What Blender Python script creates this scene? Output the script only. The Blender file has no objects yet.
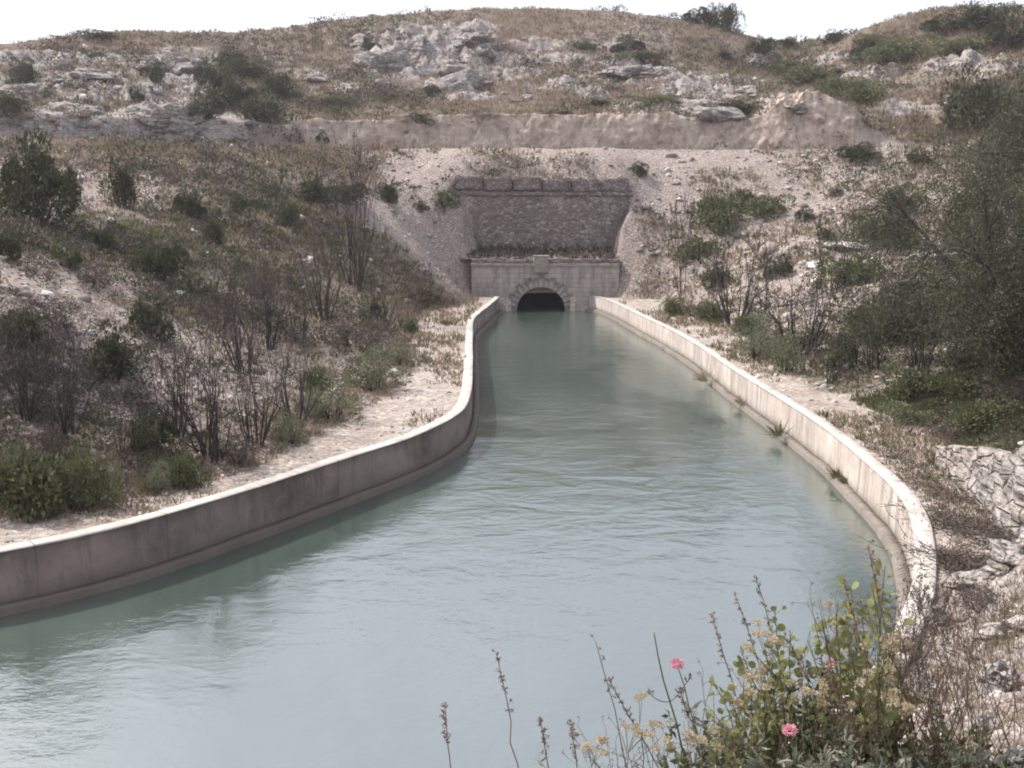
import bpy, bmesh, math, random
import numpy as np
from mathutils import Vector, Matrix
R = math.radians
SC = bpy.context.scene
COL = SC.collection

# ------------------------------------------------------------------ camera, sky, sun, exposure
FPX, CAMH = 1024.0, 8.5
PITCH = math.atan(168.0 / FPX)
cam_d = bpy.data.cameras.new('camera'); cam = bpy.data.objects.new('camera', cam_d); COL.objects.link(cam)
cam.location = (0, 0, CAMH); cam.rotation_euler = (math.pi / 2 - PITCH, 0, 0)
cam_d.sensor_width = 36; cam_d.lens = 36 * FPX / 1024; cam_d.clip_start = 0.1; cam_d.clip_end = 5000
SC.camera = cam
SUN_EL = 50.0
SUN_AZ = -66.0          # degrees from +Y towards +X (negative: to the left, beyond the scene)
world = bpy.data.worlds.new('World'); SC.world = world; world.use_nodes = True
wn = world.node_tree
bg = wn.nodes['Background']; sky = wn.nodes.new('ShaderNodeTexSky'); sky.sky_type = 'NISHITA'; sky.sun_disc = False
sky.sun_elevation = R(SUN_EL); sky.sun_rotation = R(SUN_AZ); sky.air_density = 1.0; sky.dust_density = 4.0; sky.ozone_density = 1.0
veil = wn.nodes.new('ShaderNodeMix'); veil.data_type = 'RGBA'; veil.blend_type = 'ADD'; veil.inputs[0].default_value = 1.0   # thin white summer haze over the whole sky
wn.links.new(sky.outputs[0], veil.inputs[6]); veil.inputs[7].default_value = (4.5, 4.27, 4.17, 1)
wn.links.new(veil.outputs[2], bg.inputs[0]); bg.inputs[1].default_value = 0.15
sun_d = bpy.data.lights.new('sun', 'SUN'); sun_d.energy = 4.7; sun_d.angle = R(0.6); sun_d.color = (1.0, 0.95, 0.895)
sun = bpy.data.objects.new('sun', sun_d); COL.objects.link(sun); sun.location = (-40, 40, 80)
sdir = Vector((math.sin(R(SUN_AZ)) * math.cos(R(SUN_EL)), math.cos(R(SUN_AZ)) * math.cos(R(SUN_EL)), math.sin(R(SUN_EL))))
sun.rotation_euler = (-sdir).to_track_quat('-Z', 'Y').to_euler()
SC.view_settings.view_transform = 'Standard'; SC.view_settings.look = 'None'
SC.view_settings.gamma = 1.0; SC.view_settings.use_curve_mapping = False
SC.view_settings.exposure = 0.15
SC.cycles.filter_width = 2.0
SC.cycles.max_bounces = 6; SC.cycles.transparent_max_bounces = 8

# ------------------------------------------------------------------ helpers
rng = np.random.default_rng(7)
PX_C, PX_S = math.cos(PITCH), math.sin(PITCH)
def ray(px, py):
    a = px - 512.0; b = 384.0 - py
    return np.array([a, FPX * PX_C + b * PX_S, -FPX * PX_S + b * PX_C])
def P(px, py, Y):
    d = ray(px, py); return np.array([0, 0, CAMH]) + d * (Y / d[1])
def PZ(px, py, z):
    d = ray(px, py); return np.array([0, 0, CAMH]) + d * ((z - CAMH) / d[2])

def _h(ix, iy, iz, seed):
    h = (ix.astype(np.uint32) * np.uint32(374761393) + iy.astype(np.uint32) * np.uint32(668265263)
         + iz.astype(np.uint32) * np.uint32(2147483647) + np.uint32(seed * 974711 + 13))
    h = (h ^ (h >> np.uint32(13))) * np.uint32(1274126177)
    h = h ^ (h >> np.uint32(16))
    return (h & np.uint32(0xFFFFFF)).astype(np.float64) / float(0xFFFFFF) * 2 - 1
def vnoise(x, y, z=None, seed=0):
    x = np.asarray(x, float); y = np.asarray(y, float)
    z = np.zeros_like(x) if z is None else np.asarray(z, float)
    fx, fy, fz = np.floor(x), np.floor(y), np.floor(z)
    ix, iy, iz = fx.astype(np.int64), fy.astype(np.int64), fz.astype(np.int64)
    u, v, w = x - fx, y - fy, z - fz
    u = u * u * u * (u * (u * 6 - 15) + 10); v = v * v * v * (v * (v * 6 - 15) + 10); w = w * w * (3 - 2 * w)
    def L(a, b, t): return a + (b - a) * t
    def row(dz):
        return L(L(_h(ix, iy, iz + dz, seed), _h(ix + 1, iy, iz + dz, seed), u),
                 L(_h(ix, iy + 1, iz + dz, seed), _h(ix + 1, iy + 1, iz + dz, seed), u), v)
    return L(row(0), row(1), w)
def fbm(x, y, z=None, octv=4, seed=0):
    s = 0; a = 1.0; t = 0
    for o in range(octv):
        k = 2.03 ** o
        s = s + a * vnoise(np.asarray(x) * k + o * 17.3, np.asarray(y) * k - o * 9.1, None if z is None else np.asarray(z) * k + o * 3.7, seed + o)
        t += a; a *= 0.5
    return s / t
def sstep(a, b, x):
    t = np.clip((np.asarray(x, float) - a) / (b - a), 0, 1); return t * t * (3 - 2 * t)

class MB:
    """collects vertices and faces, builds one mesh"""
    def __init__(s): s.v = []; s.f = {}; s.n = 0
    def add(s, verts, faces):
        verts = np.asarray(verts, float).reshape(-1, 3); faces = np.asarray(faces, int)
        if len(verts) == 0 or len(faces) == 0: return
        s.f.setdefault(faces.shape[1], []).append(faces + s.n); s.v.append(verts); s.n += len(verts)
    def mesh(s, name, mat, smooth=False):
        me = bpy.data.meshes.new(name)
        V = np.concatenate(s.v) if s.v else np.zeros((0, 3))
        me.vertices.add(len(V)); me.vertices.foreach_set('co', V.astype(np.float32).ravel())
        loops = []; starts = []; pos = 0
        for k, fl in s.f.items():
            F = np.concatenate(fl); loops.append(F.ravel()); starts.append(pos + np.arange(len(F)) * k); pos += F.size
        if loops:
            L = np.concatenate(loops); S = np.concatenate(starts)
            me.loops.add(len(L)); me.loops.foreach_set('vertex_index', L.astype(np.int32))
            me.polygons.add(len(S)); me.polygons.foreach_set('loop_start', S.astype(np.int32))
            if smooth: me.polygons.foreach_set('use_smooth', np.ones(len(S), bool))
        me.update(calc_edges=True); me.validate()
        if mat: me.materials.append(mat)
        return me
    def build(s, name, mat, parent=None, smooth=False):
        o = bpy.data.objects.new(name, s.mesh(name, mat, smooth)); COL.objects.link(o)
        if parent is not None: o.parent = parent
        return o
    def box(s, x0, x1, y0, y1, z0, z1, jit=0.0, bev=0.0):
        b = bev
        c = np.array([[x, y, z] for z in (z0, z1) for y in (y0, y1) for x in (x0, x1)], float)
        if b <= 0:
            if jit: c += rng.normal(0, jit, c.shape)
            s.add(c, [[0, 2, 3, 1], [4, 5, 7, 6], [0, 1, 5, 4], [2, 6, 7, 3], [0, 4, 6, 2], [1, 3, 7, 5]]); return
        bm = bmesh.new(); vs = [bm.verts.new(p + (rng.normal(0, jit, 3) if jit else 0)) for p in c]
        for f in [[0, 2, 3, 1], [4, 5, 7, 6], [0, 1, 5, 4], [2, 6, 7, 3], [0, 4, 6, 2], [1, 3, 7, 5]]: bm.faces.new([vs[i] for i in f])
        bmesh.ops.bevel(bm, geom=bm.edges[:], offset=b, segments=2, affect='EDGES', profile=0.6)
        s.bm(bm)
    def bm(s, bm):
        bm.verts.index_update(); V = np.array([v.co[:] for v in bm.verts])
        g = {}
        for f in bm.faces: g.setdefault(len(f.verts), []).append([v.index for v in f.verts])
        base = s.n; s.v.append(V); s.n += len(V)
        for k, fl in g.items(): s.f.setdefault(k, []).append(np.array(fl) + base)
        bm.free()
    def tube(s, pts, rad, sides=4):
        pts = np.asarray(pts, float); n = len(pts); rad = np.broadcast_to(np.asarray(rad, float), (n,))
        T = np.gradient(pts, axis=0); T /= (np.linalg.norm(T, axis=1, keepdims=True) + 1e-9)
        ref = np.array([0.31, 0.92, 0.23]) if abs(T[:, 2]).mean() > 0.5 else np.array([0.1, 0.2, 0.97])
        A = np.cross(T, ref); A /= (np.linalg.norm(A, axis=1, keepdims=True) + 1e-9); B = np.cross(T, A)
        an = np.arange(sides) * 2 * math.pi / sides
        V = pts[:, None, :] + rad[:, None, None] * (np.cos(an)[None, :, None] * A[:, None, :] + np.sin(an)[None, :, None] * B[:, None, :])
        i = np.arange(n - 1)[:, None] * sides; j = np.arange(sides)[None, :]; j2 = (j + 1) % sides
        F = np.stack([i + j, i + j2, i + sides + j2, i + sides + j], -1).reshape(-1, 4)
        s.add(V.reshape(-1, 3), F)
        s.f.setdefault(sides, []).append(np.arange(sides)[None, :] + (s.n - sides))
    def leaves(s, C, D, N, ln, wd, fold=0.12):
        """diamond leaves: centre base C, direction D, side N"""
        C = np.asarray(C, float); D = D / (np.linalg.norm(D, axis=1, keepdims=True) + 1e-9)
        S = np.cross(D, N); S /= (np.linalg.norm(S, axis=1, keepdims=True) + 1e-9); U = np.cross(S, D)
        ln = np.broadcast_to(np.asarray(ln, float), (len(C),))[:, None]; wd = np.broadcast_to(np.asarray(wd, float), (len(C),))[:, None]
        a = C; b = C + D * ln * 0.45 + S * wd * 0.5 + U * ln * fold; c = C + D * ln; d = C + D * ln * 0.45 - S * wd * 0.5 + U * ln * fold
        V = np.stack([a, b, c, d], 1).reshape(-1, 3)
        s.add(V, np.arange(len(C) * 4).reshape(-1, 4))

def rdir(n, r=None, up=0.0):
    r = r or rng
    v = r.normal(0, 1, (n, 3)); v[:, 2] += up; return v / (np.linalg.norm(v, axis=1, keepdims=True) + 1e-9)

def setp(o, label=None, cat=None, group=None, kind=None):
    if label: o['label'] = label
    if cat: o['category'] = cat
    if group: o['group'] = group
    if kind: o['kind'] = kind
    return o
def thing(name, loc=(0, 0, 0), rz=0.0, label=None, cat=None, group=None):
    o = bpy.data.objects.new(name, None); COL.objects.link(o); o.location = tuple(loc); o.rotation_euler = (0, 0, rz)
    o.empty_display_size = 0.3
    return setp(o, label, cat, group)
def dup(root, loc, rz=0.0, sc=(1, 1, 1), label=None, cat=None, group=None, name=None):
    r = root.copy(); COL.objects.link(r)
    if name: r.name = name
    r.location = tuple(loc); r.rotation_euler = (0, 0, rz); r.scale = sc
    if label: r['label'] = label
    if cat: r['category'] = cat
    if group: r['group'] = group
    elif 'group' in r.keys(): del r['group']
    for ch in list(root.children):
        c = ch.copy(); COL.objects.link(c); c.parent = r
        for g in list(ch.children):
            d = g.copy(); COL.objects.link(d); d.parent = c
    return r

# ------------------------------------------------------------------ materials
class NT:
    def __init__(s, name):
        s.m = bpy.data.materials.new(name); s.m.use_nodes = True; s.t = s.m.node_tree; s.b = s.t.nodes['Principled BSDF']; s.out = s.t.nodes['Material Output']
        s.co = s.t.nodes.new('ShaderNodeTexCoord').outputs['Object']
        s.b.inputs['Specular IOR Level'].default_value = 0.2
    def n(s, ty, **kw):
        nd = s.t.nodes.new(ty)
        for k, v in kw.items(): setattr(nd, k, v)
        return nd
    def lk(s, a, b): s.t.links.new(a, b)
    def noise(s, scale, detail=4, rough=0.6, co=None, dist=0.0):
        nd = s.n('ShaderNodeTexNoise'); nd.inputs['Scale'].default_value = scale; nd.inputs['Detail'].default_value = detail
        nd.inputs['Roughness'].default_value = rough; nd.inputs['Distortion'].default_value = dist
        s.lk(co or s.co, nd.inputs['Vector']); return nd.outputs['Fac']
    def vor(s, scale, feat='F1', co=None, out='Distance', rnd=1.0):
        nd = s.n('ShaderNodeTexVoronoi', feature=feat); nd.inputs['Scale'].default_value = scale; nd.inputs['Randomness'].default_value = rnd
        s.lk(co or s.co, nd.inputs['Vector']); return nd.outputs[out]
    def mapv(s, scale=(1, 1, 1), rot=(0, 0, 0), co=None):
        nd = s.n('ShaderNodeMapping'); nd.inputs['Scale'].default_value = scale; nd.inputs['Rotation'].default_value = rot
        s.lk(co or s.co, nd.inputs['Vector']); return nd.outputs[0]
    def ramp(s, fac, stops):
        nd = s.n('ShaderNodeValToRGB'); e = nd.color_ramp.elements
        while len(e) < len(stops): e.new(0.5)
        for i, (p, c) in enumerate(stops):
            e[i].position = p; c = (c, c, c) if not hasattr(c, '__len__') else c; e[i].color = (*c, 1)
        s.lk(fac, nd.inputs[0]); return nd.outputs[0]
    def mix(s, fac, a, b, mode='MIX'):
        nd = s.n('ShaderNodeMix', data_type='RGBA', blend_type=mode)
        for inp, val in ((nd.inputs[0], fac), (nd.inputs[6], a), (nd.inputs[7], b)):
            if hasattr(val, 'is_output'): s.lk(val, inp)
            elif hasattr(val, '__len__'): inp.default_value = (*val, 1)
            else: inp.default_value = val
        return nd.outputs[2]
    def math(s, op, a, b=0.0, c=None, clamp=False):
        nd = s.n('ShaderNodeMath', operation=op); nd.use_clamp = clamp
        for i, val in enumerate((a, b) if c is None else (a, b, c)):
            if hasattr(val, 'is_output'): s.lk(val, nd.inputs[i])
            else: nd.inputs[i].default_value = val
        return nd.outputs[0]
    def attr(s, name):
        nd = s.n('ShaderNodeAttribute'); nd.attribute_name = name; return nd.outputs['Fac']
    def bump(s, h, strength=0.5, dist=0.05, prev=None):
        nd = s.n('ShaderNodeBump'); nd.inputs['Strength'].default_value = strength; nd.inputs['Distance'].default_value = dist
        s.lk(h, nd.inputs['Height'])
        if prev: s.lk(prev, nd.inputs['Normal'])
        return nd.outputs[0]
    def fin(s, col=None, rough=0.9, normal=None):
        if col is not None:
            if hasattr(col, 'is_output'): s.lk(col, s.b.inputs['Base Color'])
            else: s.b.inputs['Base Color'].default_value = (*col, 1)
        if hasattr(rough, 'is_output'): s.lk(rough, s.b.inputs['Roughness'])
        else: s.b.inputs['Roughness'].default_value = rough
        if normal: s.lk(normal, s.b.inputs['Normal'])
        return s.m

def mat_leaf(name, c1, c2, trans=0.3, nscale=1.5, rough=0.6):
    n = NT(name); oi = n.n('ShaderNodeObjectInfo'); geo = n.n('ShaderNodeNewGeometry')
    f = n.math('ADD', n.math('MULTIPLY', n.noise(nscale, 3), 0.7), n.math('MULTIPLY', geo.outputs['Random Per Island'], 0.5))
    f = n.math('ADD', f, n.math('MULTIPLY', oi.outputs['Random'], 0.16), clamp=True)
    col = n.ramp(f, [(0.25, c1), (0.85, c2)])
    n.fin(col, rough)
    tr = n.n('ShaderNodeBsdfTranslucent'); n.lk(col, tr.inputs['Color'])
    mx = n.n('ShaderNodeMixShader'); mx.inputs[0].default_value = trans
    n.lk(n.b.outputs[0], mx.inputs[1]); n.lk(tr.outputs[0], mx.inputs[2]); n.lk(mx.outputs[0], n.out.inputs['Surface'])
    return n.m
def mat_bark(name, c1, c2, scale=12):
    n = NT(name); f = n.noise(scale, 4, co=n.mapv((1, 1, 0.25)))
    return n.fin(n.ramp(f, [(0.3, c1), (0.7, c2)]), 0.9, n.bump(f, 0.6, 0.01))

def limestone(n, co=None):
    n.co = n.n('ShaderNodeNewGeometry').outputs['Position']
    a = n.noise(0.35, 5, 0.62); b = n.noise(2.2, 5, 0.65); c = n.noise(9.0, 4, 0.6)
    st = n.noise(1.1, 4, 0.6, co=n.mapv((0.7, 0.7, 4.5), (0.25, 0.12, 0)), dist=0.6)
    col = n.ramp(b, [(0.28, (0.155, 0.145, 0.15)), (0.45, (0.30, 0.28, 0.27)), (0.68, (0.44, 0.405, 0.375))])
    col = n.mix(n.ramp(a, [(0.45, 0.0), (0.7, 0.6)]), col, (0.36, 0.30, 0.245))
    col = n.mix(n.ramp(st, [(0.36, 0.75), (0.47, 0.0)]), col, (0.14, 0.125, 0.12))
    crk = n.vor(1.3, 'DISTANCE_TO_EDGE', co=n.mapv((1, 1, 1.8), (0.3, 0.2, 0.4)))
    col = n.mix(n.ramp(crk, [(0.0, 0.7), (0.035, 0.0)]), col, (0.10, 0.09, 0.085))
    h = n.math('ADD', n.math('MULTIPLY', st, 1.0), n.math('ADD', n.math('MULTIPLY', b, 0.8), n.math('MULTIPLY', c, 0.35)))
    h = n.math('ADD', h, n.ramp(crk, [(0.0, 0.0), (0.07, 0.6)]))
    return col, h
def mat_rock(name='limestone'):
    n = NT(name); col, h = limestone(n); return n.fin(col, 0.92, n.bump(h, 0.9, 0.25))

def mat_terrain():
    n = NT('hillside_ground')
    rub, grs, grn, rck, pth, cut = (n.attr(k) for k in ('rubble', 'grass', 'green', 'rock', 'path', 'cut'))
    big = n.noise(0.12, 5, 0.6); mid = n.noise(0.7, 5, 0.65); fine = n.noise(3.5, 5, 0.7); vf = n.noise(14, 4, 0.7)
    def mask(a, tex, sharp=4.0, bias=0.5):
        # break a smooth area attribute up with texture
        return n.math('MULTIPLY_ADD', n.math('ADD', a, n.math('SUBTRACT', tex, 0.5)), sharp, 0.5 - bias * sharp, clamp=True)
    soil = n.ramp(fine, [(0.3, (0.085, 0.07, 0.067)), (0.7, (0.19, 0.158, 0.148))])
    gc = n.ramp(fine, [(0.3, (0.08, 0.062, 0.05)), (0.55, (0.155, 0.122, 0.098)), (0.75, (0.23, 0.185, 0.145))])
    gc = n.mix(n.ramp(mid, [(0.45, 0.0), (0.7, 0.7)]), gc, (0.135, 0.088, 0.068))
    vc = n.ramp(vf, [(0.3, (0.035, 0.04, 0.022)), (0.7, (0.095, 0.105, 0.055))])
    stv = n.vor(5.5, 'F1', out='Color'); std = n.vor(5.5, 'F1')
    sep = n.n('ShaderNodeSeparateColor'); n.lk(stv, sep.inputs[0])
    stone = n.ramp(sep.outputs[0], [(0.0, (0.27, 0.23, 0.21)), (0.5, (0.38, 0.33, 0.305)), (1.0, (0.52, 0.465, 0.435))])
    rubc = n.mix(n.ramp(std, [(0.35, 0.0), (0.6, 0.85)]), stone, (0.17, 0.14, 0.12))
    rubc = n.mix(n.ramp(mid, [(0.4, 0.55), (0.62, 0.0)]), rubc, (0.30, 0.245, 0.21))
    gr_st = n.vor(9.0, 'F1', out='Color'); sp2 = n.n('ShaderNodeSeparateColor'); n.lk(gr_st, sp2.inputs[0])
    pcol = n.ramp(sp2.outputs[0], [(0.0, (0.26, 0.215, 0.185)), (0.6, (0.41, 0.36, 0.32)), (1.0, (0.56, 0.51, 0.47))])
    pcol = n.mix(n.ramp(mid, [(0.45, 0.0), (0.66, 0.65)]), pcol, (0.24, 0.185, 0.14))
    rcol, rh = limestone(n)
    ccol = n.ramp(n.noise(0.5, 5, 0.65, co=n.mapv((1, 1, 0.45))), [(0.32, (0.27, 0.22, 0.19)), (0.5, (0.44, 0.37, 0.325)), (0.7, (0.58, 0.50, 0.45))])
    ccol = n.mix(n.ramp(n.noise(1.3, 4, 0.7, co=n.mapv((1.6, 1.6, 0.25))), [(0.55, 0.0), (0.7, 0.6)]), ccol, (0.14, 0.12, 0.115))
    col = n.mix(mask(grs, mid), soil, gc)
    col = n.mix(mask(rub, n.mix(0.5, mid, fine)), col, rubc)
    col = n.mix(mask(grn, n.mix(0.4, mid, vf)), col, vc)
    col = n.mix(mask(rck, n.mix(0.4, big, fine), 5.0), col, rcol)
    col = n.mix(n.math('MULTIPLY', pth, 1.0, clamp=True), col, pcol)
    col = n.mix(cut, col, ccol)
    h = n.math('ADD', n.math('MULTIPLY', fine, 0.6), n.math('MULTIPLY', vf, 0.25))
    h = n.math('ADD', h, n.math('MULTIPLY', n.math('SUBTRACT', 0.8, std), n.math('MULTIPLY', rub, 0.35)))
    h = n.math('ADD', h, n.math('MULTIPLY', rh, n.math('MULTIPLY', rck, 0.6)))
    h = n.math('ADD', h, n.math('MULTIPLY', n.noise(0.9, 7, 0.75, dist=0.6), n.math('MULTIPLY', cut, 4.0)))
    return n.fin(col, 0.95, n.bump(h, 0.8, 0.22))

def mat_concrete(dark=False):  # dark copy: stained concrete with the left wall's shade in its colour
    n = NT('shaded_stained_concrete' if dark else 'weathered_concrete')
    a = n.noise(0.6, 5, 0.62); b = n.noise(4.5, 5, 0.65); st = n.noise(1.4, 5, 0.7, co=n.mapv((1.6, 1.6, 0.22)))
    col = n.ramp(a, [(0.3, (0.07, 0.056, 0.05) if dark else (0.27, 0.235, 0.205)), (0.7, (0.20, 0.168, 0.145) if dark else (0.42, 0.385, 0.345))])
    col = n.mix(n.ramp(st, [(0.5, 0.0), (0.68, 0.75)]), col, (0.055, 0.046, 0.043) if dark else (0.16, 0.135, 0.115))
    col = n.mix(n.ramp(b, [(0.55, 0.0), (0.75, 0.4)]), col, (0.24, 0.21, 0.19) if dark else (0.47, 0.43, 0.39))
    g = n.n('ShaderNodeNewGeometry'); sp = n.n('ShaderNodeSeparateXYZ'); n.lk(g.outputs['Position'], sp.inputs[0])
    al = n.attr('along'); jt = n.math('PINGPONG', al, 1.6); joint = n.ramp(jt, [(0.0, 1.0), (0.035, 0.0)])
    cv = n.n('ShaderNodeCombineXYZ'); n.lk(al, cv.inputs[0]); n.lk(n.math('MULTIPLY', sp.outputs['Z'], 0.12), cv.inputs[1])
    drip = n.noise(2.6, 4, 0.7, co=cv.outputs[0]); col = n.mix(n.ramp(drip, [(0.54, 0.0), (0.66, 0.6)]), col, (0.10, 0.086, 0.078))
    pan = n.n('ShaderNodeTexWhiteNoise', noise_dimensions='1D'); n.lk(n.math('FLOOR', n.math('DIVIDE', n.math('ADD', al, 0.0), 3.2)), pan.inputs['W'])
    col = n.mix(n.math('MULTIPLY', pan.outputs['Value'], 0.35), col, (0.20, 0.175, 0.16))
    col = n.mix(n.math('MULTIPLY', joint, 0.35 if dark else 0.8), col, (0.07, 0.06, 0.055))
    frm = n.ramp(n.math('PINGPONG', sp.outputs['Z'], 0.23), [(0.0, 0.5), (0.012, 0.0)]); col = n.mix(frm, col, (0.13, 0.11, 0.10))
    damp = n.math('SUBTRACT', n.math('MULTIPLY_ADD', b, 0.5, 0.2), sp.outputs['Z'])   # water-line stain
    col = n.mix(n.ramp(damp, [(0.0, 0.0), (0.25, 0.7)]), col, (0.12, 0.105, 0.09))
    return n.fin(col, 0.9, n.bump(n.math('ADD', n.math('ADD', b, st), n.math('MULTIPLY', joint, -1.0)), 0.5, 0.03))
def mat_cap():  # paler than the wall faces: sunlight on the top put into the colour
    n = NT('sunlit_concrete_top'); b = n.noise(3.0, 5, 0.7); c = n.noise(0.8, 4)
    col = n.ramp(b, [(0.3, (0.40, 0.37, 0.335)), (0.65, (0.53, 0.50, 0.465))])
    col = n.mix(n.ramp(c, [(0.45, 0.0), (0.7, 0.7)]), col, (0.30, 0.26, 0.225))
    jt = n.math('PINGPONG', n.attr('along'), 1.6); col = n.mix(n.ramp(jt, [(0.0, 0.8), (0.03, 0.0)]), col, (0.1, 0.085, 0.075))
    col = n.mix(n.ramp(n.noise(11, 4, .7), [(0.58, 0.0), (0.68, 0.6)]), col, (0.20, 0.175, 0.155))
    return n.fin(col, 0.9, n.bump(b, 0.4, 0.02))
def mat_ashlar():
    n = NT('cut_stone_blocks'); mp = n.mapv((1, 1, 1), (R(90), 0, 0))
    sp = n.n('ShaderNodeSeparateXYZ'); n.lk(n.co, sp.inputs[0]); cb = n.n('ShaderNodeCombineXYZ'); n.lk(sp.outputs['X'], cb.inputs[0]); n.lk(sp.outputs['Z'], cb.inputs[1])
    br = n.n('ShaderNodeTexBrick'); n.lk(cb.outputs[0], br.inputs['Vector'])
    br.inputs['Scale'].default_value = 1.0; br.inputs['Brick Width'].default_value = 0.95; br.inputs['Row Height'].default_value = 0.42
    br.inputs['Mortar Size'].default_value = 0.018; br.inputs['Mortar Smooth'].default_value = 0.3
    br.inputs['Color1'].default_value = (0.33, 0.29, 0.265, 1); br.inputs['Color2'].default_value = (0.40, 0.36, 0.33, 1); br.inputs['Mortar'].default_value = (0.225, 0.195, 0.175, 1)
    a = n.noise(0.7, 5, 0.65); st = n.noise(1.2, 5, 0.7, co=n.mapv((1.5, 1.5, 0.3)))
    col = n.mix(n.ramp(st, [(0.44, 0.0), (0.64, 0.8)]), br.outputs['Color'], (0.16, 0.135, 0.125))
    col = n.mix(n.ramp(n.noise(3.0, 5, .7), [(0.5, 0.0), (0.7, 0.6)]), col, (0.23, 0.195, 0.17))
    col = n.mix(n.ramp(a, [(0.45, 0.0), (0.7, 0.4)]), col, (0.42, 0.37, 0.33))
    h = n.math('ADD', n.math('MULTIPLY', br.outputs['Fac'], -1.0), n.math('MULTIPLY', n.noise(6, 4), 0.5))
    return n.fin(col, 0.92, n.bump(h, 0.6, 0.04))
def mat_rubble_wall(pale=1.0):
    n = NT('rubble_masonry' if pale == 1 else 'pale_rubble_masonry'); k = 1.0 if pale == 1 else 1.9; mp = n.mapv((k, k, 1.5 * k))
    n.co = n.co
    d = n.vor(2.4, 'DISTANCE_TO_EDGE', co=mp); c = n.vor(2.4, 'F1', co=mp, out='Color'); sp = n.n('ShaderNodeSeparateColor'); n.lk(c, sp.inputs[0])
    a = n.noise(0.25, 5, 0.65); b = n.noise(5, 4, 0.7)
    col = n.ramp(sp.outputs[0], [(0.0, (0.15, 0.125, 0.115)), (0.5, (0.235, 0.2, 0.185)), (1.0, (0.34, 0.30, 0.28))])
    col = n.mix(n.ramp(d, [(0.0, 1.0), (0.09, 0.0)]), col, (0.11, 0.09, 0.08))
    col = n.mix(n.ramp(a, [(0.42, 0.0), (0.66, 0.75)]), col, (0.19, 0.145, 0.12))
    col = n.mix(n.ramp(b, [(0.5, 0.0), (0.7, 0.35)]), col, (0.29, 0.27, 0.265))
    if pale != 1: col = n.mix(0.55, col, (0.50, 0.46, 0.43))
    h = n.math('ADD', n.ramp(d, [(0.0, 0.0), (0.16, 1.0)]), n.math('MULTIPLY', b, 0.4))
    return n.fin(col, 0.95, n.bump(h, 0.8, 0.10))
def mat_water():
    n = NT('milky_green_water')
    flow = n.mapv((1.0, 0.38, 1.0))
    w1 = n.noise(0.8, 3, 0.5, co=n.mapv((0.75, 1.0, 1)), dist=0.5); w2 = n.noise(3.4, 4, 0.65, co=n.mapv((0.7, 1.0, 1))); w3 = n.noise(13.0, 2, 0.5)
    patch = n.noise(0.16, 4, 0.6, co=flow, dist=1.0)
    amp = n.ramp(patch, [(0.4, 0.35), (0.6, 1.0)])
    h = n.math('ADD', n.math('MULTIPLY', w1, 0.75), n.math('MULTIPLY', n.math('ADD', n.math('MULTIPLY', w2, 0.42), n.math('MULTIPLY', w3, 0.09)), amp))
    col = n.ramp(patch, [(0.35, (0.036, 0.058, 0.047)), (0.65, (0.066, 0.089, 0.077))])
    n.b.inputs['Specular IOR Level'].default_value = 0.5; n.b.inputs['IOR'].default_value = 3.2
    return n.fin(col, 0.09, n.bump(h, 0.55, 0.085))

M = {}
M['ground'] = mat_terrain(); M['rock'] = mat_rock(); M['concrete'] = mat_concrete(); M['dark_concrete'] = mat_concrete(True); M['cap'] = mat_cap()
M['ashlar'] = mat_ashlar(); M['rubble'] = mat_rubble_wall(); M['water'] = mat_water()
def plain(name, c1, c2, sc=4, rough=0.9, b=0.3, isl=0.0):
    n = NT(name); f = n.noise(sc, 5, 0.65)
    if isl: f = n.math('ADD', n.math('MULTIPLY', f, 1 - isl * .5), n.math('MULTIPLY', n.math('SUBTRACT', n.n('ShaderNodeNewGeometry').outputs['Random Per Island'], .35), isl))
    return n.fin(n.ramp(f, [(0.3, c1), (0.7, c2)]), rough, n.bump(f, b, 0.03))
M['tunnel_shade'] = plain('dark_tunnel_lining', (0.012, 0.011, 0.012), (0.03, 0.027, 0.027))  # near-black: the darkness inside the tunnel is put into the lining colour
M['block'] = plain('pale_cut_stone', (0.27, 0.24, 0.22), (0.42, 0.38, 0.35), 3)
M['worn_block'] = plain('weathered_cut_stone', (0.18, 0.155, 0.14), (0.36, 0.32, 0.29), 2.2, .92, .6)
M['ledge'] = plain('weedy_soil', (0.11, 0.09, 0.07), (0.24, 0.20, 0.165), 2.5)
M['stone'] = plain('loose_limestone', (0.19, 0.165, 0.15), (0.50, 0.455, 0.42), 1.7, isl=.8)
M['white'] = plain('bleached_rock', (0.50, 0.48, 0.46), (0.72, 0.70, 0.68), 2)
M['dark_leaf'] = mat_leaf('dark_evergreen_leaf', (0.022, 0.027, 0.017), (0.078, 0.086, 0.047), 0.2, 1.2)
M['mid_leaf'] = mat_leaf('olive_green_leaf', (0.050, 0.060, 0.030), (0.135, 0.148, 0.075), 0.25, 1.2)
M['grey_leaf'] = mat_leaf('grey_green_leaf', (0.085, 0.092, 0.056), (0.20, 0.21, 0.135), 0.25, 1.2)
M['brown_leaf'] = mat_leaf('dry_brown_leaf', (0.048, 0.039, 0.036), (0.125, 0.103, 0.09), 0.2, 1.0)
M['straw'] = mat_leaf('dry_straw', (0.15, 0.115, 0.085), (0.34, 0.275, 0.20), 0.25, 0.5)
M['grass'] = mat_leaf('rough_green_grass', (0.05, 0.058, 0.026), (0.15, 0.15, 0.075), 0.25, 0.6)
M['bark'] = mat_bark('grey_brown_bark', (0.03, 0.025, 0.023), (0.085, 0.07, 0.064))
M['twig'] = mat_bark('dead_twig', (0.06, 0.045, 0.036), (0.16, 0.125, 0.1))
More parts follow.
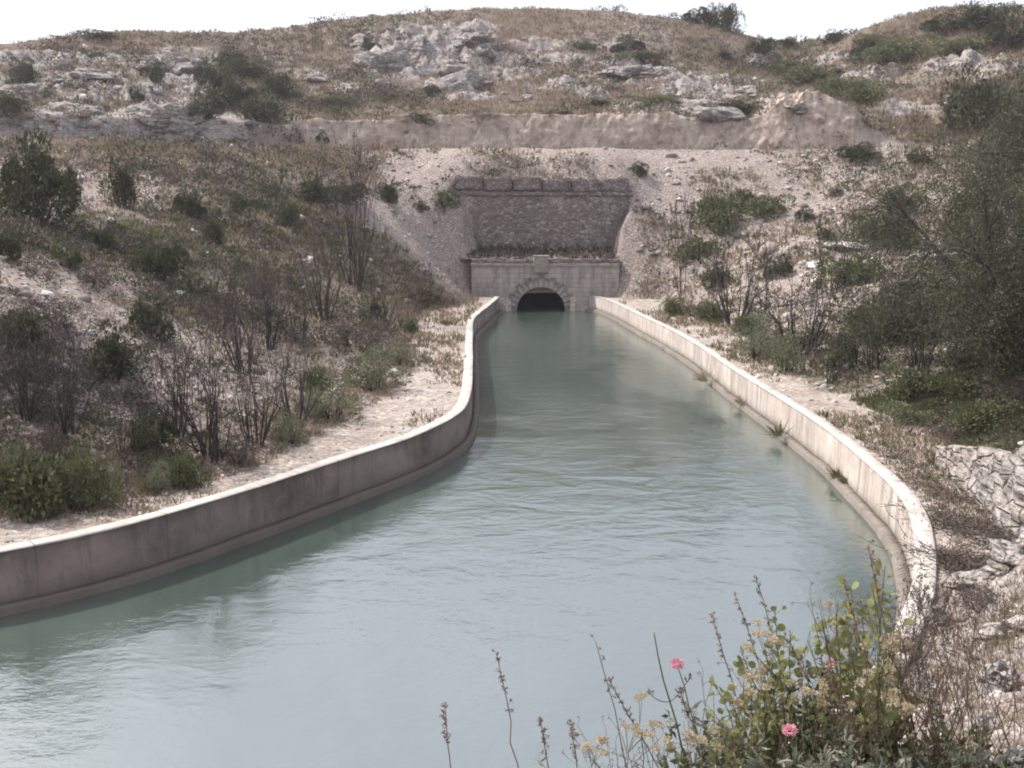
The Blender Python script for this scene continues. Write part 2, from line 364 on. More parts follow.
# ------------------------------------------------------------------ canal plan
def smooth_line(pts, step=0.35):
    p = np.asarray(pts, float); q = np.vstack([2 * p[0] - p[1], p, 2 * p[-1] - p[-2]]); out = []
    for i in range(1, len(q) - 2):
        a, b, c, d = q[i - 1:i + 3]; n = max(2, int(np.linalg.norm(c - b) / step))
        t0 = 0; t1 = np.linalg.norm(b - a) ** .5; t2 = t1 + np.linalg.norm(c - b) ** .5; t3 = t2 + np.linalg.norm(d - c) ** .5
        for t in np.linspace(t1, t2, n, endpoint=False):
            A1 = (t1 - t) / (t1 - t0) * a + (t - t0) / (t1 - t0) * b; A2 = (t2 - t) / (t2 - t1) * b + (t - t1) / (t2 - t1) * c
            A3 = (t3 - t) / (t3 - t2) * c + (t - t2) / (t3 - t2) * d
            B1 = (t2 - t) / (t2 - t0) * A1 + (t - t0) / (t2 - t0) * A2; B2 = (t3 - t) / (t3 - t1) * A2 + (t - t1) / (t3 - t1) * A3
            out.append((t2 - t) / (t2 - t1) * B1 + (t - t1) / (t2 - t1) * B2)
    out.append(p[-1]); return np.array(out)
ZTOP, ZPATH = 1.37, 1.27
YP = 93.0                                   # portal face
def top(px, py): return PZ(px, py, ZTOP)[:2]
LEFT = [(-1.3, 92.7), top(499, 296.5), top(490, 305), top(475, 318), top(473, 335), top(473, 366), top(471, 393), top(463, 410), top(440, 424.5), top(406, 439), top(340, 460),
        top(226, 496.5), top(113, 528), top(0, 551.5), (-15, 18.9), (-24, 14), (-42, 7.2), (-60, 2)]
RIGHT = [(-62, -6), (-40, 2.2), (-24, 5.6), (-12, 8.6), (-4, 10.9), (1.2, 11.5), (5.1, 14.6), top(905, 602), top(911, 583), top(914, 553), top(910, 519), top(897, 493), top(863, 460), top(817, 423), top(734, 370),
         top(686, 338), top(640, 315), top(600, 297.5), (6.9, 92.7)]
LL = smooth_line(LEFT); RL = smooth_line(RIGHT)
def offs(line, d):
    T = np.gradient(line, axis=0); T /= np.linalg.norm(T, axis=1, keepdims=True)
    return line + np.stack([T[:, 1], -T[:, 0]], 1) * d
WT = 0.42
CANAL = np.vstack([offs(LL, 0.22), offs(RL, 0.22)])
def gp(px, py, z=ZPATH): return PZ(px, py, z)[:2]
BASEL = [(-3.0, 93.2), gp(470, 305), gp(430, 311), gp(415, 338), gp(400, 385), gp(330, 430), gp(230, 477), gp(150, 497), gp(0, 521), (-17, 21.5), (-26, 17), (-44, 10.5), (-62, 6)]
BASER = [(-62, -8.5), (-40, -1.3), (-12, 6.5), (-4, 8.9), (0.6, 9.9), (4.9, 12.9), (6.7, 15.7), gp(935, 632), gp(962, 575), gp(1003, 536), gp(985, 512), gp(950, 478), gp(932, 464), (12.4, 29.5), (14.5, 33), gp(900, 420),
         gp(815, 386), gp(720, 326), gp(660, 300), (9.6, 91.5), (8.9, 93.2)]
FLOOR = np.vstack([smooth_line(BASEL, 1.0), smooth_line(BASER, 1.0)])

def inpoly(x, y, poly):
    ins = np.zeros(x.shape, bool); n = len(poly)
    for i in range(n):
        x0, y0 = poly[i]; x1, y1 = poly[(i + 1) % n]
        if y0 == y1: continue
        c = ((y0 > y) != (y1 > y)) & (x < (x1 - x0) * (y - y0) / (y1 - y0) + x0); ins ^= c
    return ins
def pdist(x, y, line, closed=False):
    d = np.full(x.shape, 1e9); n = len(line)
    for i in range(n if closed else n - 1):
        a = line[i]; b = line[(i + 1) % n]; e = b - a; L = e @ e + 1e-12
        t = np.clip(((x - a[0]) * e[0] + (y - a[1]) * e[1]) / L, 0, 1)
        d = np.minimum(d, (x - a[0] - t * e[0]) ** 2 + (y - a[1] - t * e[1]) ** 2)
    return np.sqrt(d)
class TPS:
    def __init__(s, pts, lam=1e-3):
        p = np.array(pts, float); s.c = p[:, :2] / 50.0; n = len(p)
        K = s.phi(np.linalg.norm(s.c[:, None] - s.c[None], axis=2)) + lam * np.eye(n)
        A = np.zeros((n + 3, n + 3)); A[:n, :n] = K; A[:n, n] = 1; A[:n, n + 1:] = s.c; A[n, :n] = 1; A[n + 1:, :n] = s.c.T
        b = np.zeros(n + 3); b[:n] = p[:, 2]; s.w = np.linalg.solve(A, b)
    @staticmethod
    def phi(r): return r * r * np.log(r + 1e-9)
    def __call__(s, x, y):
        X = np.asarray(x) / 50.0; Y = np.asarray(y) / 50.0; out = s.w[-3] + s.w[-2] * X + s.w[-1] * Y
        for (cx, cy), w in zip(s.c, s.w): out = out + w * s.phi(np.hypot(X - cx, Y - cy))
        return out
# terrace edge
EDGE = [P(px, py, Y) for px, py, Y in [(0, 139, 92), (100, 139, 97), (200, 141, 101), (300, 147, 104), (400, 151, 106), (480, 153, 107), (560, 153, 107), (640, 154, 107), (760, 156, 107), (860, 158, 105), (960, 156, 102), (1024, 152, 99)]]
EX = np.array([-400, -120, -70] + [e[0] for e in EDGE] + [75, 120, 400.]); EY = np.array([75, 78, 84] + [e[1] for e in EDGE] + [92, 86, 80.])
ZT = 15.2
def yE(x): return np.interp(x, EX, EY)
def yC(x): return yE(x) + 10.5
low = [tuple(P(*a)) for a in [
    (0, 330, 31), (0, 230, 46), (0, 180, 62), (100, 300, 40), (100, 400, 31), (100, 220, 58), (100, 170, 78), (200, 350, 38), (200, 250, 58), (200, 190, 78), (200, 430, 31.5),
    (300, 300, 56), (300, 220, 78), (300, 180, 92), (300, 380, 43), (400, 300, 74), (400, 220, 90), (400, 180, 99), (455, 190, 97.5),
    (640, 190, 98.5), (480, 176, 98.6), (560, 177, 98.6), (620, 178, 98.6), (720, 230, 92), (720, 180, 100), (850, 247, 78), (800, 300, 66), (760, 300, 71), (700, 280, 86), (900, 330, 52), (900, 200, 88), (800, 200, 96),
    (900, 270, 72), (1000, 350, 42), (1000, 250, 62), (1000, 190, 85), (960, 385, 38), (1024, 440, 30.6), (1000, 425, 33),
    (1024, 462, 25.0), (1024, 500, 22.0), (1024, 545, 18.5), (1000, 560, 18.2), (1024, 600, 14.5), (960, 640, 12.5), (1024, 680, 9), (1024, 768, 5.2), (900, 768, 5.6), (900, 690, 8.6), (800, 768, 6.3), (700, 790, 6.2), (600, 815, 5.6)]]
low += [tuple(P(a, 0, b)[:2]) + (ZT,) for a, b in [(0, 92), (100, 97), (200, 101), (300, 104), (400, 106), (480, 107), (560, 107), (640, 107), (760, 107), (860, 105), (960, 102), (1024, 99)]]
bl = smooth_line(BASEL, 1.0); br_ = smooth_line(BASER, 1.0)
low += [(p[0], p[1], ZPATH) for p in bl[::5]] + [(p[0], p[1], ZPATH) for p in br_[::5]]
low += [(-3, 4.5, 5.3), (0, 4.3, 5.5), (0, 6.5, 4.2), (-4, 6.5, 3.6), (-10, 4, 3.8), (0, 0, 6.9), (-5, 0, 6.6), (5, 0, 7.2), (6, 4, 6.6), (12, 8, 7), (14, 18, 5.5), (18, 25, 5.5), (-14, 1, 5.5), (-30, -8, 6), (-62, -20, 7), (25, 0, 9), (60, 0, 16), (60, 40, 15), (40, 45, 9), (75, 75, 16),
        (-70, 40, 15), (-110, 20, 22), (-60, 20, 7.5), (-90, 70, 15), (0, -30, 9), (-60, -60, 14), (60, -60, 18)]
T_LOW = TPS(low, 2e-4)
cutpy = [(-150, 112), (0, 118), (100, 120), (200, 122), (300, 124), (400, 123), (480, 119), (560, 119), (640, 119), (700, 121), (755, 122), (785, 109), (812, 99), (840, 109), (865, 128), (890, 146), (960, 146), (1024, 140), (1150, 130)]
hi = []
for px, py in cutpy:
    x = (px - 512) * 118 / 1024; hi.append(tuple(P(px, py, float(yC(x)) + 1.0)))
hi += [tuple(P(*a)) for a in [(0, 80, 130), (100, 80, 132), (180, 75, 135), (250, 80, 140), (330, 70, 145), (430, 70, 150), (520, 70, 150), (600, 75, 148), (700, 85, 143), (700, 55, 160), (780, 70, 160), (850, 70, 150), (900, 95, 128), (960, 90, 122), (1024, 80, 118), (940, 50, 140),
        (0, 44, 150), (45, 40, 150), (90, 36, 151), (130, 33, 152), (180, 36, 153), (240, 37, 156), (290, 29, 165), (330, 21, 175), (400, 17, 182), (440, 13, 186), (500, 12, 190), (560, 12, 190), (620, 15, 188), (680, 19, 182), (740, 33, 178), (770, 41, 178), (800, 42, 176), (830, 39, 168), (880, 26, 156), (930, 15, 152), (980, 8, 150), (1024, 8, 150), (1150, 5, 145), (-150, 50, 145)]]
sky_pts = [h for h in hi[len(cutpy) + 16:]]
hi += [(x * 1.25, y + 45, z - 9) for x, y, z in sky_pts[::2]] + [(x * 1.6, y + 140, z - 30) for x, y, z in sky_pts[::4]]
T_HI = TPS(hi, 2e-4)
PX0, PX1 = P(477, 262, YP)[0], P(616, 262, YP)[0]          # head wall ends
LEDGE = 4.25
YU = 97.3                                   # foot of the upper wall
ROCKS = []                                  # rock areas: world centre, radii, amount
def terr_base(x, y):
    x = np.asarray(x, float); y = np.asarray(y, float); sh = x.shape; x = x.ravel(); y = y.ravel()
    s = pdist(x, y, FLOOR, True); s[inpoly(x, y, FLOOR)] *= -1
    ye, yc = yE(x), yC(x)
    zl = np.clip(T_LOW(x, y), 0.9, 26)
    zl = np.where(y > 60, np.minimum(zl, ZT + 0.15), zl)
    zl = np.where(s > 0, ZPATH + sstep(0, 1.6, s) * (zl - ZPATH), ZPATH)
    zh = T_HI(x, y)
    far = sstep(215, 400, np.hypot(x, y)); zh = zh * (1 - far) + 8 * far
    zt = ZT + 0.1 * fbm(x * .2, y * .2, seed=3)
    wob = 1.1 * fbm(x * 0.07, y * 0.02, seed=5) + 0.3 * fbm(x * 0.45, y * 0.8, octv=5, seed=6)
    zup = zt + sstep(0, 1.3, y - yc - wob) * (np.maximum(zh, zt) - zt)
    back = sstep(30, -10, y)                                   # behind and beside the camera the low surface rules
    z = np.where(y < ye, zl, zup); z = z
    # portal cutting
    dx = np.maximum(PX0 - x, x - PX1); wobp = 0.9 * fbm(x * .5, y * .5, z * .3, 3, seed=9)
    pit = LEDGE + 3.2 * np.maximum(0, dx + wobp * (dx > 0))
    z = np.where((y > YP - 0.1) & (y < YU + 0.5), np.minimum(z, pit), z)
    pit2 = ZPATH + 1.3 * np.maximum(0, dx + wobp * (dx > 0))
    z = np.where((y > 86) & (y <= YP - 0.1), np.minimum(z, np.maximum(ZPATH, pit2)), z)
    return z.reshape(sh), s.reshape(sh)
def rock_mask(x, y, z):
    m = np.zeros(x.shape)
    for c, rx, rz, a in ROCKS:
        m = np.maximum(m, a * np.exp(-(((x - c[0]) / rx) ** 2 + ((z - c[2]) / rz) ** 2 + ((y - c[1]) / (rx * 1.2 + 6)) ** 2)))
    return m
def terrain(x, y):
    z, s = terr_base(x, y); x = np.asarray(x, float); y = np.asarray(y, float)
    far = sstep(4, 22, np.hypot(x, y))
    k = sstep(0.0, 2.5, s) * np.where((y > YE_s(x) - 1) & (y < yC(x)), 0.25, 1.0)
    z = z + k * (0.10 + 0.25 * far) * fbm(x * 0.22, y * 0.22, octv=4, seed=21) + k * 0.12 * fbm(x * 0.9, y * 0.9, octv=3, seed=31)
    z = z + 0.02 * fbm(x * 1.3, y * 1.3, octv=2, seed=41)
    rm = rock_mask(x, y, z)
    if rm.max() > 0:
        u = x * 0.26 + 0.35 * y * 0.26; v = -x * 0.10 + y * 0.22
        rid = 1 - np.abs(fbm(u, v * 1.6, octv=5, seed=51)) * 2.2
        blk = fbm(x * .5, y * .35, octv=3, seed=61)
        z = z + rm * k * (2.1 * rid + 1.2 * np.round(blk * 4) / 4 - 0.5)
    can = inpoly(x.ravel(), y.ravel(), CANAL).reshape(x.shape) & (y < YP - 0.05)
    return np.where(can, -1.6, z), s, rm
YE_s = yE
def hit(px, py, rmin=2.5, rmax=300):
    d = ray(px, py); t = np.exp(np.linspace(math.log(rmin), math.log(rmax), 900)) / d[1]
    pts = d[None] * t[:, None] + np.array([0, 0, CAMH]); z = terrain(pts[:, 0], pts[:, 1])[0]
    below = np.where(pts[:, 2] < z)[0]
    if len(below) == 0: return pts[np.argmin(pts[:, 2] - z)]
    i = below[0]
    if i == 0: return pts[0]
    a, b = pts[i - 1], pts[i]; da, db = a[2] - z[i - 1], b[2] - z[i]; w = da / (da - db + 1e-9); p = a + (b - a) * w
    p[2] = float(terrain(np.array([p[0]]), np.array([p[1]]))[0][0]); return p
for px, py, rx, ry, a in [(430, 52, 50, 26, 1.2), (405, 35, 35, 14, 1.0), (470, 30, 28, 12, 0.9), (560, 88, 30, 10, 1.0), (630, 66, 34, 9, 0.9), (705, 92, 45, 14, 1.1), (640, 45, 40, 8, 0.5), (540, 45, 40, 10, .6),
                          (50, 88, 120, 30, 0.75), (165, 92, 50, 34, .85), (430, 58, 62, 34, 1.35), (650, 80, 90, 16, .6), (60, 62, 70, 12, 0.9), (40, 95, 60, 10, 0.9), (120, 100, 50, 12, 1.0), (185, 62, 32, 18, 1.1), (180, 100, 40, 16, 1.0), (310, 75, 30, 6, 0.6), (960, 65, 30, 10, .8), (870, 75, 40, 8, .7), (900, 110, 40, 14, .6), (1000, 70, 30, 12, .8), (590, 95, 20, 8, .9), (760, 62, 20, 7, .7), (500, 60, 30, 9, .7), (460, 100, 40, 8, .7), (670, 110, 60, 9, .8), (520, 75, 30, 6, .8), (730, 80, 40, 8, .6), (600, 45, 40, 6, .55), (780, 105, 35, 8, .7), (350, 90, 30, 7, .5), (280, 60, 20, 6, .5), (20, 60, 40, 9, .9), (830, 60, 30, 6, .6), (560, 60, 40, 6, .7)]:
    c = hit(px, py); ROCKS.append((c, rx * c[1] / 1024, max(0.8, ry * c[1] / 1024), a))

# ------------------------------------------------------------------ ground sheet
def ground():
    ang = np.concatenate([np.arange(-180, -60, 3.0), np.arange(-60, -38, 0.6), np.arange(-38, 38.01, 0.11), np.arange(38.6, 60, 0.6), np.arange(60, 180.01, 3.0)])
    rad = np.concatenate([[0.05], np.exp(np.linspace(math.log(0.5), math.log(12), 110)), np.exp(np.linspace(math.log(12.1), math.log(60), 200)), np.arange(60.3, 122, 0.33), np.arange(122.6, 215, 0.75), np.geomspace(217, 1500, 26)])
    A, Rr = np.meshgrid(np.radians(ang), rad); x = np.sin(A) * Rr; y = np.cos(A) * Rr
    z, s, rm = terrain(x, y); nr, na = x.shape
    i = np.arange(nr - 1)[:, None] * na; j = np.arange(na - 1)[None, :]
    F = np.stack([i + j, i + na + j, i + na + j + 1, i + j + 1], -1).reshape(-1, 4)
    fx = x.ravel()[F].mean(1); fy = y.ravel()[F].mean(1); fz0 = z.ravel()[F].min(1)
    xc = (TX)
    F = F[~((abs(fx - xc) < 2.7) & (fy > YP - 0.6) & (fy < YP + 0.6))]
    mb = MB(); mb.add(np.stack([x, y, z], -1).reshape(-1, 3), F)
    o = mb.build('hillside', M['ground'], None, True); setp(o, kind='structure'); o['label'] = 'dry stony hillside and banks around the canal'
    me = o.data
    # ground cover areas (what grows or lies where)
    n1 = fbm(x * .06, y * .06, seed=71); n2 = fbm(x * .02, y * .02, seed=81)
    ye, yc = yE(x), yC(x)
    slope = np.hypot(*np.gradient(z))
    hill = (y > yc + 1.5); terr_ = (y > ye - 0.6) & (y <= yc); left = (x < 0) & (y <= ye) & (s > 0) & (y > 12); right = (x >= 0) & (y <= ye) & (s > 0) & (y > 27)
    near = (y < 27) & (s > 0) & ~left
    aw = sstep(26, 14, np.abs(x - 8) + 5 * n1) * sstep(82, 90, y) * (y <= ye); above = aw > 2
    rub = 0.25 + 0 * x; grs = 0.3 + 0 * x; grn = 0.1 + 0 * x
    rub = np.where(hill, 0.42 + 0.45 * n1, rub); grs = np.where(hill, 0.72 + .3 * n2, grs); grn = np.where(hill, 0.22 + 0.5 * n1 + 0.12 * (x > 25), grn)
    rub = np.where(terr_, 0.35, rub); grs = np.where(terr_, 0.85, grs); grn = np.where(terr_, 0.1, grn)
    rub = np.where(left, 0.54 + 0.5 * n1, rub); grs = np.where(left, 0.42 + 0.3 * n2, grs); grn = np.where(left, 0.20 - .5 * n1, grn)
    top_l = left & (y > ye - 22); grs = np.where(top_l, 0.6, grs); rub = np.where(top_l, .36 + .3 * n1, rub)
    rub = np.where(right, 0.92 + 0.5 * n1, rub); grs = np.where(right, 0.36, grs); grn = np.where(right, 0.15 + .4 * n2 + .25 * (y < 60), grn)
    rub = np.where(above, 0.85, rub); grs = np.where(above, 0.3, grs); grn = np.where(above, 0.02, grn)
    rub = rub + (1.0 - rub) * aw; grs = grs + (0.12 - grs) * aw; grn = grn * (1 - .9 * aw)
    rub = np.where(near, 0.72, rub); grs = np.where(near, 0.35, grs); grn = np.where(near, 0.12, grn)
    edge = sstep(4.0, 0, np.abs(s)) * (s > 0); grs = np.maximum(grs, 0.65 * edge)
    pw = sstep(0.5, -0.3, s + 0.9 * fbm(x * .8, y * .8, seed=91))
    rm = np.maximum(rm, .75 * sstep(-22, -36, x) * sstep(-1, 1, y - yc) * sstep(16, 3, y - yc))
    cut = np.where((y > yc - 0.5) & (y < yc + 3.2), sstep(0.45, 1.0, slope / (np.gradient(np.hypot(x, y))[0] + 1e-6)), 0) * sstep(-34, -16, x + 4 * n1)
    rock = np.clip(rm * 1.45, 0, 1)
    rock = np.where(near & (x > 4), 0.5 + .4 * n1, rock)
    for nm, arr in (('rubble', rub), ('grass', grs), ('green', grn), ('rock', rock), ('path', pw), ('cut', cut)):
        at = me.attributes.new(nm, 'FLOAT', 'POINT'); at.data.foreach_set('value', np.clip(arr, 0, 1).astype(np.float32).ravel())
    return dict(x=x, y=y, z=z, s=s, rub=rub, grs=grs, grn=grn, rock=rock, path=pw, hill=hill, terr=terr_, aw=aw, left=left, right=right, near=near, above=above, cut=cut)
hz = bpy.data.materials.new('lens_veil_haze'); hz.use_nodes = True; hn = hz.node_tree; hn.nodes.remove(hn.nodes['Principled BSDF'])
pv = hn.nodes.new('ShaderNodeVolumePrincipled'); pv.inputs['Color'].default_value = (0.93, 0.88, 0.95, 1); pv.inputs['Density'].default_value = 0.00028; pv.inputs['Anisotropy'].default_value = 0.35  # thin volume added to lift the darks like a lens veil
hn.links.new(pv.outputs[0], hn.nodes['Material Output'].inputs['Volume'])
hb = MB(); hb.box(-1700, 1700, -1700, 1700, -4, 62); ho = hb.build('haze', hz); setp(ho, 'added pale haze over the canal and hills, standing in for lens veil', 'haze', None, 'stuff')
TX = P(541, 300, YP)[0]                     # tunnel axis
G = ground()
# water
def water():
    xs = np.linspace(-70, 16, 60); ys = np.linspace(-10, 118, 80); X, Y = np.meshgrid(xs, ys); na = 60
    i = np.arange(79)[:, None] * na; j = np.arange(59)[None, :]
    mb = MB(); mb.add(np.stack([X, Y, 0 * X], -1).reshape(-1, 3), np.stack([i + j, i + j + 1, i + na + j + 1, i + na + j], -1).reshape(-1, 4))
    o = mb.build('water', M['water'], None, True); setp(o, kind='structure'); o['label'] = 'milky green canal water'
water()
def rock_cutting():
    xs = np.linspace(P(285, 130, 116)[0], P(878, 130, 118)[0], 420); nf, nb = 46, 8; yc = yC(xs); V = np.zeros((nf + nb, 420, 3))
    wob = 1.1 * fbm(xs * 0.07, yc * 0.02, seed=5); tops = terrain(xs, yc + wob + 2.6)[0]
    end = sstep(0, 3, xs - xs[0]) * sstep(0, 4, xs[-1] - xs)
    for r in range(nf):
        t = r / (nf - 1); z = ZT - .5 + t * (tops + .15 - ZT + .5); u = z * 0.9
        d = 0.4 * fbm(xs * .28, u * .35, octv=6, seed=121) + 0.22 * (1 - 2 * np.abs(fbm(xs * .7, u * .5, octv=4, seed=131))) + 0.22 * fbm(xs * 1.7, u * 1.5, octv=4, seed=141)
        V[r, :, 0] = xs; V[r, :, 1] = yc + wob + .15 + 1.2 * t ** 1.5 - d * .9 * end + (1 - end) * 1.6; V[r, :, 2] = z + .12 * fbm(xs * 1.5, u, octv=3, seed=151)
    for r in range(nb):
        t = (r + 1) / nb; y = V[nf - 1, :, 1] + t * 2.8; zt = terrain(xs, y)[0]
        V[nf + r, :, 0] = xs; V[nf + r, :, 1] = y; V[nf + r, :, 2] = np.where(t < 1, np.maximum(zt + .10, V[nf - 1, :, 2] * (1 - t) + zt * t) + .1 * fbm(xs, y, octv=3, seed=161) * (1 - t), zt - .3)
    i = np.arange(nf + nb - 1)[:, None] * 420; j = np.arange(419)[None]
    mb = MB(); mb.add(V.reshape(-1, 3), np.stack([i + j, i + j + 1, i + 420 + j + 1, i + 420 + j], -1).reshape(-1, 4))
    o = mb.build('rock_cutting', M['cutting'], None, True); setp(o, kind='structure'); o['label'] = 'pinkish tan rock cutting behind the terrace'
def mat_cutting():
    n = NT('cut_rock'); n.co = n.n('ShaderNodeNewGeometry').outputs['Position']
    a = n.noise(0.45, 6, 0.7); b = n.noise(2.5, 5, 0.7); st = n.noise(1.0, 5, 0.7, co=n.mapv((1.4, 1.4, 0.3)))
    col = n.ramp(a, [(0.3, (0.24, 0.19, 0.155)), (0.5, (0.42, 0.345, 0.29)), (0.7, (0.56, 0.475, 0.41))])
    col = n.mix(n.ramp(st, [(0.52, 0.0), (0.68, 0.7)]), col, (0.15, 0.125, 0.118)); col = n.mix(n.ramp(b, [(0.6, 0.0), (0.75, 0.6)]), col, (0.12, 0.1, 0.085))
    return n.fin(col, 0.95, n.bump(n.math('ADD', b, st), 0.9, 0.2))
M['cutting'] = mat_cutting()
rock_cutting()
# ------------------------------------------------------------------ canal walls
def sweep(line, prof, mat, name, parent=None, jit=0.012, seed=0, smooth=False):
    T = np.gradient(line, axis=0); T /= np.linalg.norm(T, axis=1, keepdims=True); N = np.stack([T[:, 1], -T[:, 0]], 1)
    prof = np.asarray(prof, float); n, k = len(line), len(prof); V = np.zeros((n, k, 3))
    for q, (o, z) in enumerate(prof):
        w = jit * fbm(line[:, 0] * .9 + 31 * q, line[:, 1] * .9, octv=3, seed=seed + q) if jit else 0
        V[:, q, :2] = line + N * (o + w)[:, None] if np.ndim(w) else line + N * o
        V[:, q, 2] = z + (jit * fbm(line[:, 0] * .5 + 7 * q, line[:, 1] * .5, octv=3, seed=seed + 40) if jit else 0)
    i = np.arange(n - 1)[:, None] * k; j = np.arange(k)[None, :]; j2 = (j + 1) % k
    al = np.concatenate([[0], np.cumsum(np.linalg.norm(np.diff(line, axis=0), axis=1))])
    mb = MB(); F = np.stack([i + j, i + k + j, i + k + j2, i + j2], -1).reshape(-1, 4)
    mb.add(V.reshape(-1, 3), F); mb.f.setdefault(k, []).append(np.arange(k)[None]); mb.f[k].append((np.arange(k)[::-1] + (n - 1) * k)[None])
    o = mb.build(name, mat, parent, smooth); at = o.data.attributes.new('along', 'FLOAT', 'POINT'); at.data.foreach_set('value', np.repeat(al, k).astype(np.float32)); return o
def canal_wall(line, label, seed, mat):
    w = sweep(line, [(0.0, -1.7), (0.03, ZTOP - 0.03), (WT + 0.02, ZTOP - 0.03), (WT + 0.06, -1.7)], mat, 'canal_wall', seed=seed)
    setp(w, label, 'canal wall')
    sweep(line, [(0.0, ZTOP - 0.027), (0.035, ZTOP), (WT, ZTOP), (WT + 0.035, ZTOP - 0.027)], M['cap'], 'wall_top', w, jit=0.012, seed=seed)
    sweep(line, [(-0.30, -1.6), (-0.27, 0.17), (-0.22, 0.21), (-0.004, 0.23), (-0.004, -1.6)], mat, 'footing', w, jit=0.04, seed=seed + 5)
    return w
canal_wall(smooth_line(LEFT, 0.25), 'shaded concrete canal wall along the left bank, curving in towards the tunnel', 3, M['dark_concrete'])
canal_wall(smooth_line(RIGHT, 0.25), 'sunlit concrete canal wall along the right bank, bending round at the near end', 9, M['concrete'])

# ------------------------------------------------------------------ tunnel portal
def portal():
    t = thing('tunnel_portal', (TX, YP, 0), 0, 'cut stone tunnel mouth with a round arch at the far end of the canal', 'tunnel portal')
    RA, x0, x1, zt = 2.2, PX0 - TX - 0.5, PX1 - TX + 0.3, 4.0
    th = np.linspace(math.pi, 0, 41); cx = np.cos(th) * RA; cz = np.sin(th) * RA - 0.05
    mb = MB(); D = 0.6
    def col(xa, za, xb, zb):
        mb.add([(xa, 0, za), (xb, 0, zb), (xb, 0, zt), (xa, 0, zt)], [[0, 1, 2, 3]])
        mb.add([(xa, 0, za), (xa, D, za), (xb, D, zb), (xb, 0, zb)], [[0, 1, 2, 3]])
    for a in range(40): col(cx[a], cz[a], cx[a + 1], cz[a + 1])
    for xa, xb in ((x0, -RA), (RA, x1)):
        mb.add([(xa, 0, -1.6), (xb, 0, -1.6), (xb, 0, zt), (xa, 0, zt)], [[0, 1, 2, 3]])
    for xa in (-RA, RA): mb.add([(xa, 0, -1.6), (xa, D, -1.6), (xa, D, -.05), (xa, 0, -.05)], [[0, 1, 2, 3]])
    for xa in (x0, x1): mb.add([(xa, 0, -1.6), (xa, D, -1.6), (xa, D, zt), (xa, 0, zt)], [[0, 1, 2, 3]])
    mb.add([(x0, 0, zt), (x1, 0, zt), (x1, D, zt), (x0, D, zt)], [[0, 1, 2, 3]])
    mb.build('headwall', M['ashlar'], t)
    # arch stones
    N = 17; ro = 3.05
    arch = MB()
    for k in range(N):
        a0 = math.pi * k / N + 0.012; a1 = math.pi * (k + 1) / N - 0.012; rr = ro + (0.16 if k % 2 == 0 else -0.05) + (0.12 if k == N // 2 else 0)
        ri = RA + 0.003; pr = 0.09 if k % 2 == 0 else 0.055; aa = np.linspace(a0, a1, 4); V = []
        for y in (-pr, 0.02):
            V += [(math.cos(a) * ri, y, math.sin(a) * ri - 0.05) for a in aa] + [(math.cos(a) * rr, y, math.sin(a) * rr - 0.05) for a in aa[::-1]]
        arch.f.setdefault(8, []).append(np.arange(8)[None] + arch.n); F = [[q, (q + 1) % 8, 8 + (q + 1) % 8, 8 + q] for q in range(8)]
        arch.add(V, F)
    arch.build('arch_ring', M['worn_block'], t)
    c = MB(); x = x0 - 0.05
    while x < x1:
        w = 1.1 + rng.uniform(-.15, .2); c.box(x, min(x + w - .015, x1 + .05), -0.14, D, zt + .003, zt + 0.27, 0.006, 0.02); x += w
    c.build('coping', M['worn_block'], t)
    c = MB(); x = x0
    while x < x1:
        w = 0.8 + rng.uniform(-.2, .3); c.box(x, min(x + w - .02, x1), 0.12, D + .4, zt + .28, zt + 0.62 + rng.uniform(-.1, .08), 0.03, 0.03); x += w
    c.build('capping_course', M['rubble'], t)
    c = MB(); c.box(-0.66, 0.66, -0.2, 0.5, 3.42, 4.86, 0.02, 0.06); c.box(-0.74, 0.74, -0.22, 0.52, 4.863, 4.99, 0.02, 0.04); c.box(-0.45, 0.45, -0.23, -0.19, 3.8, 4.6, 0, 0.012)
    c.build('keystone_block', M['worn_block'], t)
    L = MB(); nn = 24; yy = [D + 0.002, 8, 22]
    an = np.linspace(math.pi, 0, nn); ring = np.vstack([[(-RA, -1.6)], np.stack([np.cos(an) * RA, np.sin(an) * RA - .05], 1), [(RA, -1.6)]])
    V = np.array([(p[0] * 1.001, y, p[1]) for y in yy for p in ring]); k = len(ring)
    F = [[r * k + q, r * k + q + 1, (r + 1) * k + q + 1, (r + 1) * k + q] for r in range(2) for q in range(k - 1)]
    L.add(V, F); L.f.setdefault(k, []).append((np.arange(k) + 2 * k)[None]); L.build('tunnel_lining', M['tunnel_shade'], t)
portal()
